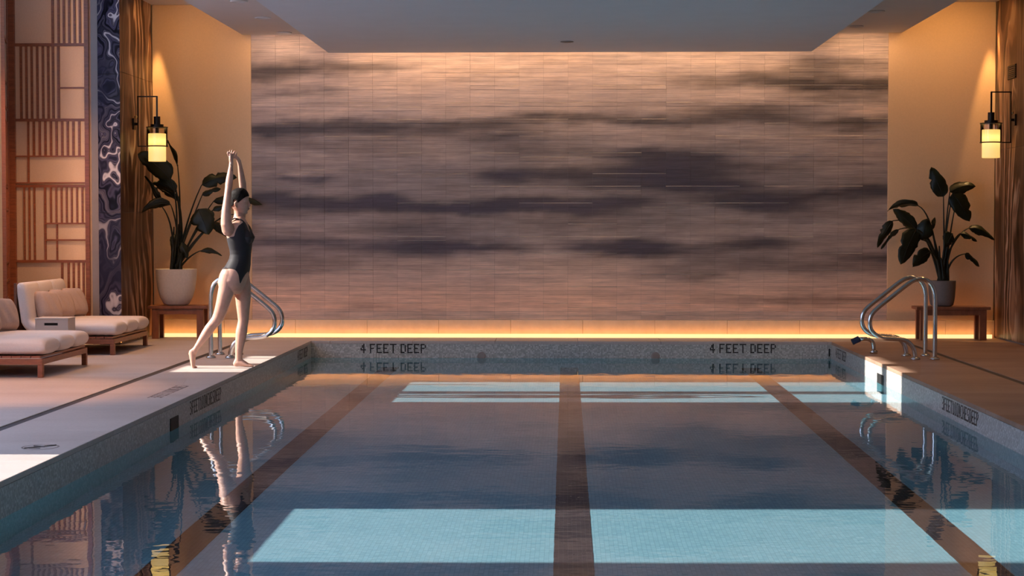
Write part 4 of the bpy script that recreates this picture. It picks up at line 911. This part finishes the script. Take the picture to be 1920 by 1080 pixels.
# far (left) leg standing
FL = .085
body.tube([W_(446,516,FL), W_(449,530,FL), W_(452,544,FL), W_(452.8,558,FL), W_(452.8,572,FL), W_(453,586,FL), W_(453.2,596,FL), W_(453.2,604,FL), W_(451.5,613,FL), W_(449.8,624,FL), W_(448.2,636,FL), W_(446.5,648,FL), W_(445,660,FL), W_(444.6,670,FL), W_(444.6,678,FL)],
          [(.085,.09),(.086,.085),(.082,.079),(.076,.0745),(.068,.067),(.060,.058),(.054,.0535),(.050,.049),(.048,.050),(.051,.054),(.047,.050),(.040,.042),(.033,.036),(.030,.033),(.031,.036)], 30, ref=(0, 1, 0))
body.tube([W_(452.5,596,FL), W_(456.5,598,FL), W_(457,602,FL)], [.04,.033,.03], 12)                                    # kneecap
body.tube([W_(440.5,683.5,FL), W_(444,681.5,FL), W_(450,682.2,FL), W_(456,684.4,FL+.002), W_(462,686.6,FL+.004), W_(466,687.6,FL+.005)], [(.029,.031),(.031,.037),(.034,.034),(.038,.026),(.042,.0165),(.041,.012)], 30, ref=(0, 1, 0))
body.tube([W_(441,679,FL), W_(439.2,684,FL)], [.026,.027], 12)
for k in range(5):
    l = FL + .005 - (.030 - k * .0155)
    body.tube([W_(464,687.3,l), W_(468.5 - .7*k,687.6,l), W_(472.0 - 1.0*k,688.2,l)], [.010*(1.15 if k==0 else .9), .0095*(1.15 if k==0 else .9), .008*(1.15 if k==0 else .9)], 8)
me = body.mesh('body', M['skin'], True)
tmp = bpy.data.objects.new('tmp', me); COL.objects.link(tmp)
md = tmp.modifiers.new('r', 'REMESH'); md.mode = 'VOXEL'; md.voxel_size = 0.0042
sm = tmp.modifiers.new('s', 'SMOOTH'); sm.factor = 0.5; sm.iterations = 4
dg = bpy.context.evaluated_depsgraph_get(); bme = bpy.data.meshes.new_from_object(tmp.evaluated_get(dg)); bpy.data.objects.remove(tmp)
bme.name = 'body'; bme.shade_smooth()
if not bme.materials: bme.materials.append(M['skin'])
# keep the soles on the deck
nv = len(bme.vertices); co = np.empty(nv * 3, dtype=np.float32); bme.vertices.foreach_get('co', co); co = co.reshape(-1, 3)
dz = -co[:, 2].min(); co[:, 2] = np.maximum(co[:, 2], 0.0)
bme.vertices.foreach_set('co', co.ravel()); bme.update()
body_o = link('body', bme, woman)
# pixel-plane coordinates of every body vertex (for the cut of the clothes)
o0 = wp(437, 690); sx = (wp(537, 690).x - wp(437, 690).x) / 100; sz = (wp(437, 590).z - wp(437, 690).z) / 100
vx = 437 + co[:, 0] / sx - 0.0; vy = 690 - co[:, 2] / sz; vl = co[:, 1]
def cloth(name, mask, off, m, thick):
    fm = [p.vertices[:] for p in bme.polygons if all(mask[i] for i in p.vertices)]
    ids = sorted({i for f in fm for i in f}); mp = {i: k for k, i in enumerate(ids)}
    nrm = np.empty(nv * 3, dtype=np.float32); bme.vertices.foreach_get('normal', nrm); nrm = nrm.reshape(-1, 3)
    V = [tuple(co[i] + nrm[i] * off[i]) for i in ids]
    q = bpy.data.meshes.new(name); q.from_pydata(V, [], [tuple(mp[i] for i in f) for f in fm]); q.materials.append(m)
    bm = bmesh.new(); bm.from_mesh(q)                       # even out the hems
    for _ in range(14):
        new = {}
        for v in bm.verts:
            nb = [e.other_vert(v).co for e in v.link_edges if e.is_boundary]
            if len(nb) == 2: new[v] = v.co * 0.4 + (nb[0] + nb[1]) * 0.3
        for v, c in new.items(): v.co = c
    bm.to_mesh(q); bm.free(); q.shade_smooth()
    o = link(name, q, woman); s = o.modifiers.new('thick', 'SOLIDIFY'); s.thickness = thick; s.offset = -1; return o
al = np.abs(vl)
tors = (vy > 404) & (vy < 560)
# leg openings: high cut over the hip, narrowing to the crotch
cut = np.interp(vx, [410, 419, 428, 440, 447, 451, 453.5, 455, 460, 466, 475], [509, 506.5, 505, 504.2, 506.5, 511, 516, 534, 522, 511, 505])
cut = np.where(al < 0.035, np.interp(vx, [410, 418, 430, 440, 450, 460, 468], [540, 556, 556, 554, 546, 524, 509]), cut)
low = vy < cut
# neckline, armholes
front = vx > 447
neck = np.where(front, np.clip(437 - np.maximum(al - 0.012, 0) * 420, 404, 437), np.clip(462 - np.maximum(al - 0.02, 0) * 300, 404, 462))
arm = np.where(vx > 446, np.interp(vx, [446, 449, 453, 460], [441, 432, 424, 418]), np.interp(vx, [424, 430, 436, 441, 446], [440, 448, 446, 444.5, 441]))
top = (vy > neck) & ((al < 0.082) | (vy > arm))
armv = (al > 0.10) & (vy < 444) & (vx < 446)
suit_mask = tors & low & top & ~armv & (vy > 407)
suit = cloth('swimsuit', suit_mask, np.full(nv, 0.004), M['suit'], 0.005)
suit['label'] = 'black one-piece swimsuit with open back'
hl = np.interp(vx, [430, 436, 443, 449, 453, 459, 464, 470], [393, 391, 385.5, 383.5, 381, 375.5, 371.5, 369])
head = (vy < 400) & (vy > 353.6) & (al < 0.080) & (vx > 428) & (vx < 472)
hm = head & (vy < hl) & (vy > 350) & ~((al > 0.07) & (vy > 377) & (vx > 440) & (vx < 449))
hm &= ~((vx < 437.5) & (vl < -0.09))
hair = cloth('hair', hm, 0.006 + 0.004 * np.clip((380 - vy) / 20, 0, 1), M['hair'], 0.008); hair['label'] = 'dark hair tied back'
bun = MB().tube([W_(433,384), W_(429,386), W_(427,389)], [.030,.036,.026], 30).obj('hair_bun', M['hair'], woman, smooth=True)
for s in (-1, 1):
    MB().tube([W_(460.0,382.6,s*.042), W_(462.6,383.2,s*.030)], [.0045,.005], 8).obj('eye', M['eye'], woman, smooth=True)
    MB().tube([W_(459.0,379.0,s*.052), W_(462.5,378.2,s*.040), W_(464.4,378.8,s*.022)], .0036, 6).obj('eyebrow', M['hair'], woman, smooth=True)
MB().tube([W_(465.6,392.6,-.016), W_(467.4,392.6,0), W_(465.6,392.6,.016)], .0042, 8).obj('lips', M['lip'], woman, smooth=True)
MB().tube([W_(434.6,310,-.078), W_(436.6,311.2,-.082), W_(437.6,313.6,-.084), W_(436.6,316,-.090), W_(438,319,-.092), W_(438.2,322,-.096)], .0038, 6).obj('tattoo', M['eye'], woman, smooth=True)
# straps over the shoulders
for s in (-1, 1):
    MB().tube([W_(459,428,s*.066), W_(454,418.5,s*.072), W_(449,411.5,s*.075), W_(443,410,s*.078), W_(436,414.5,s*.080), W_(428.5,424,s*.085), W_(425.5,436,s*.09)], [(.010,.006)]*7, 8, ref=(0, 1, 0)).obj('shoulder_strap', M['suit'], woman, smooth=True)
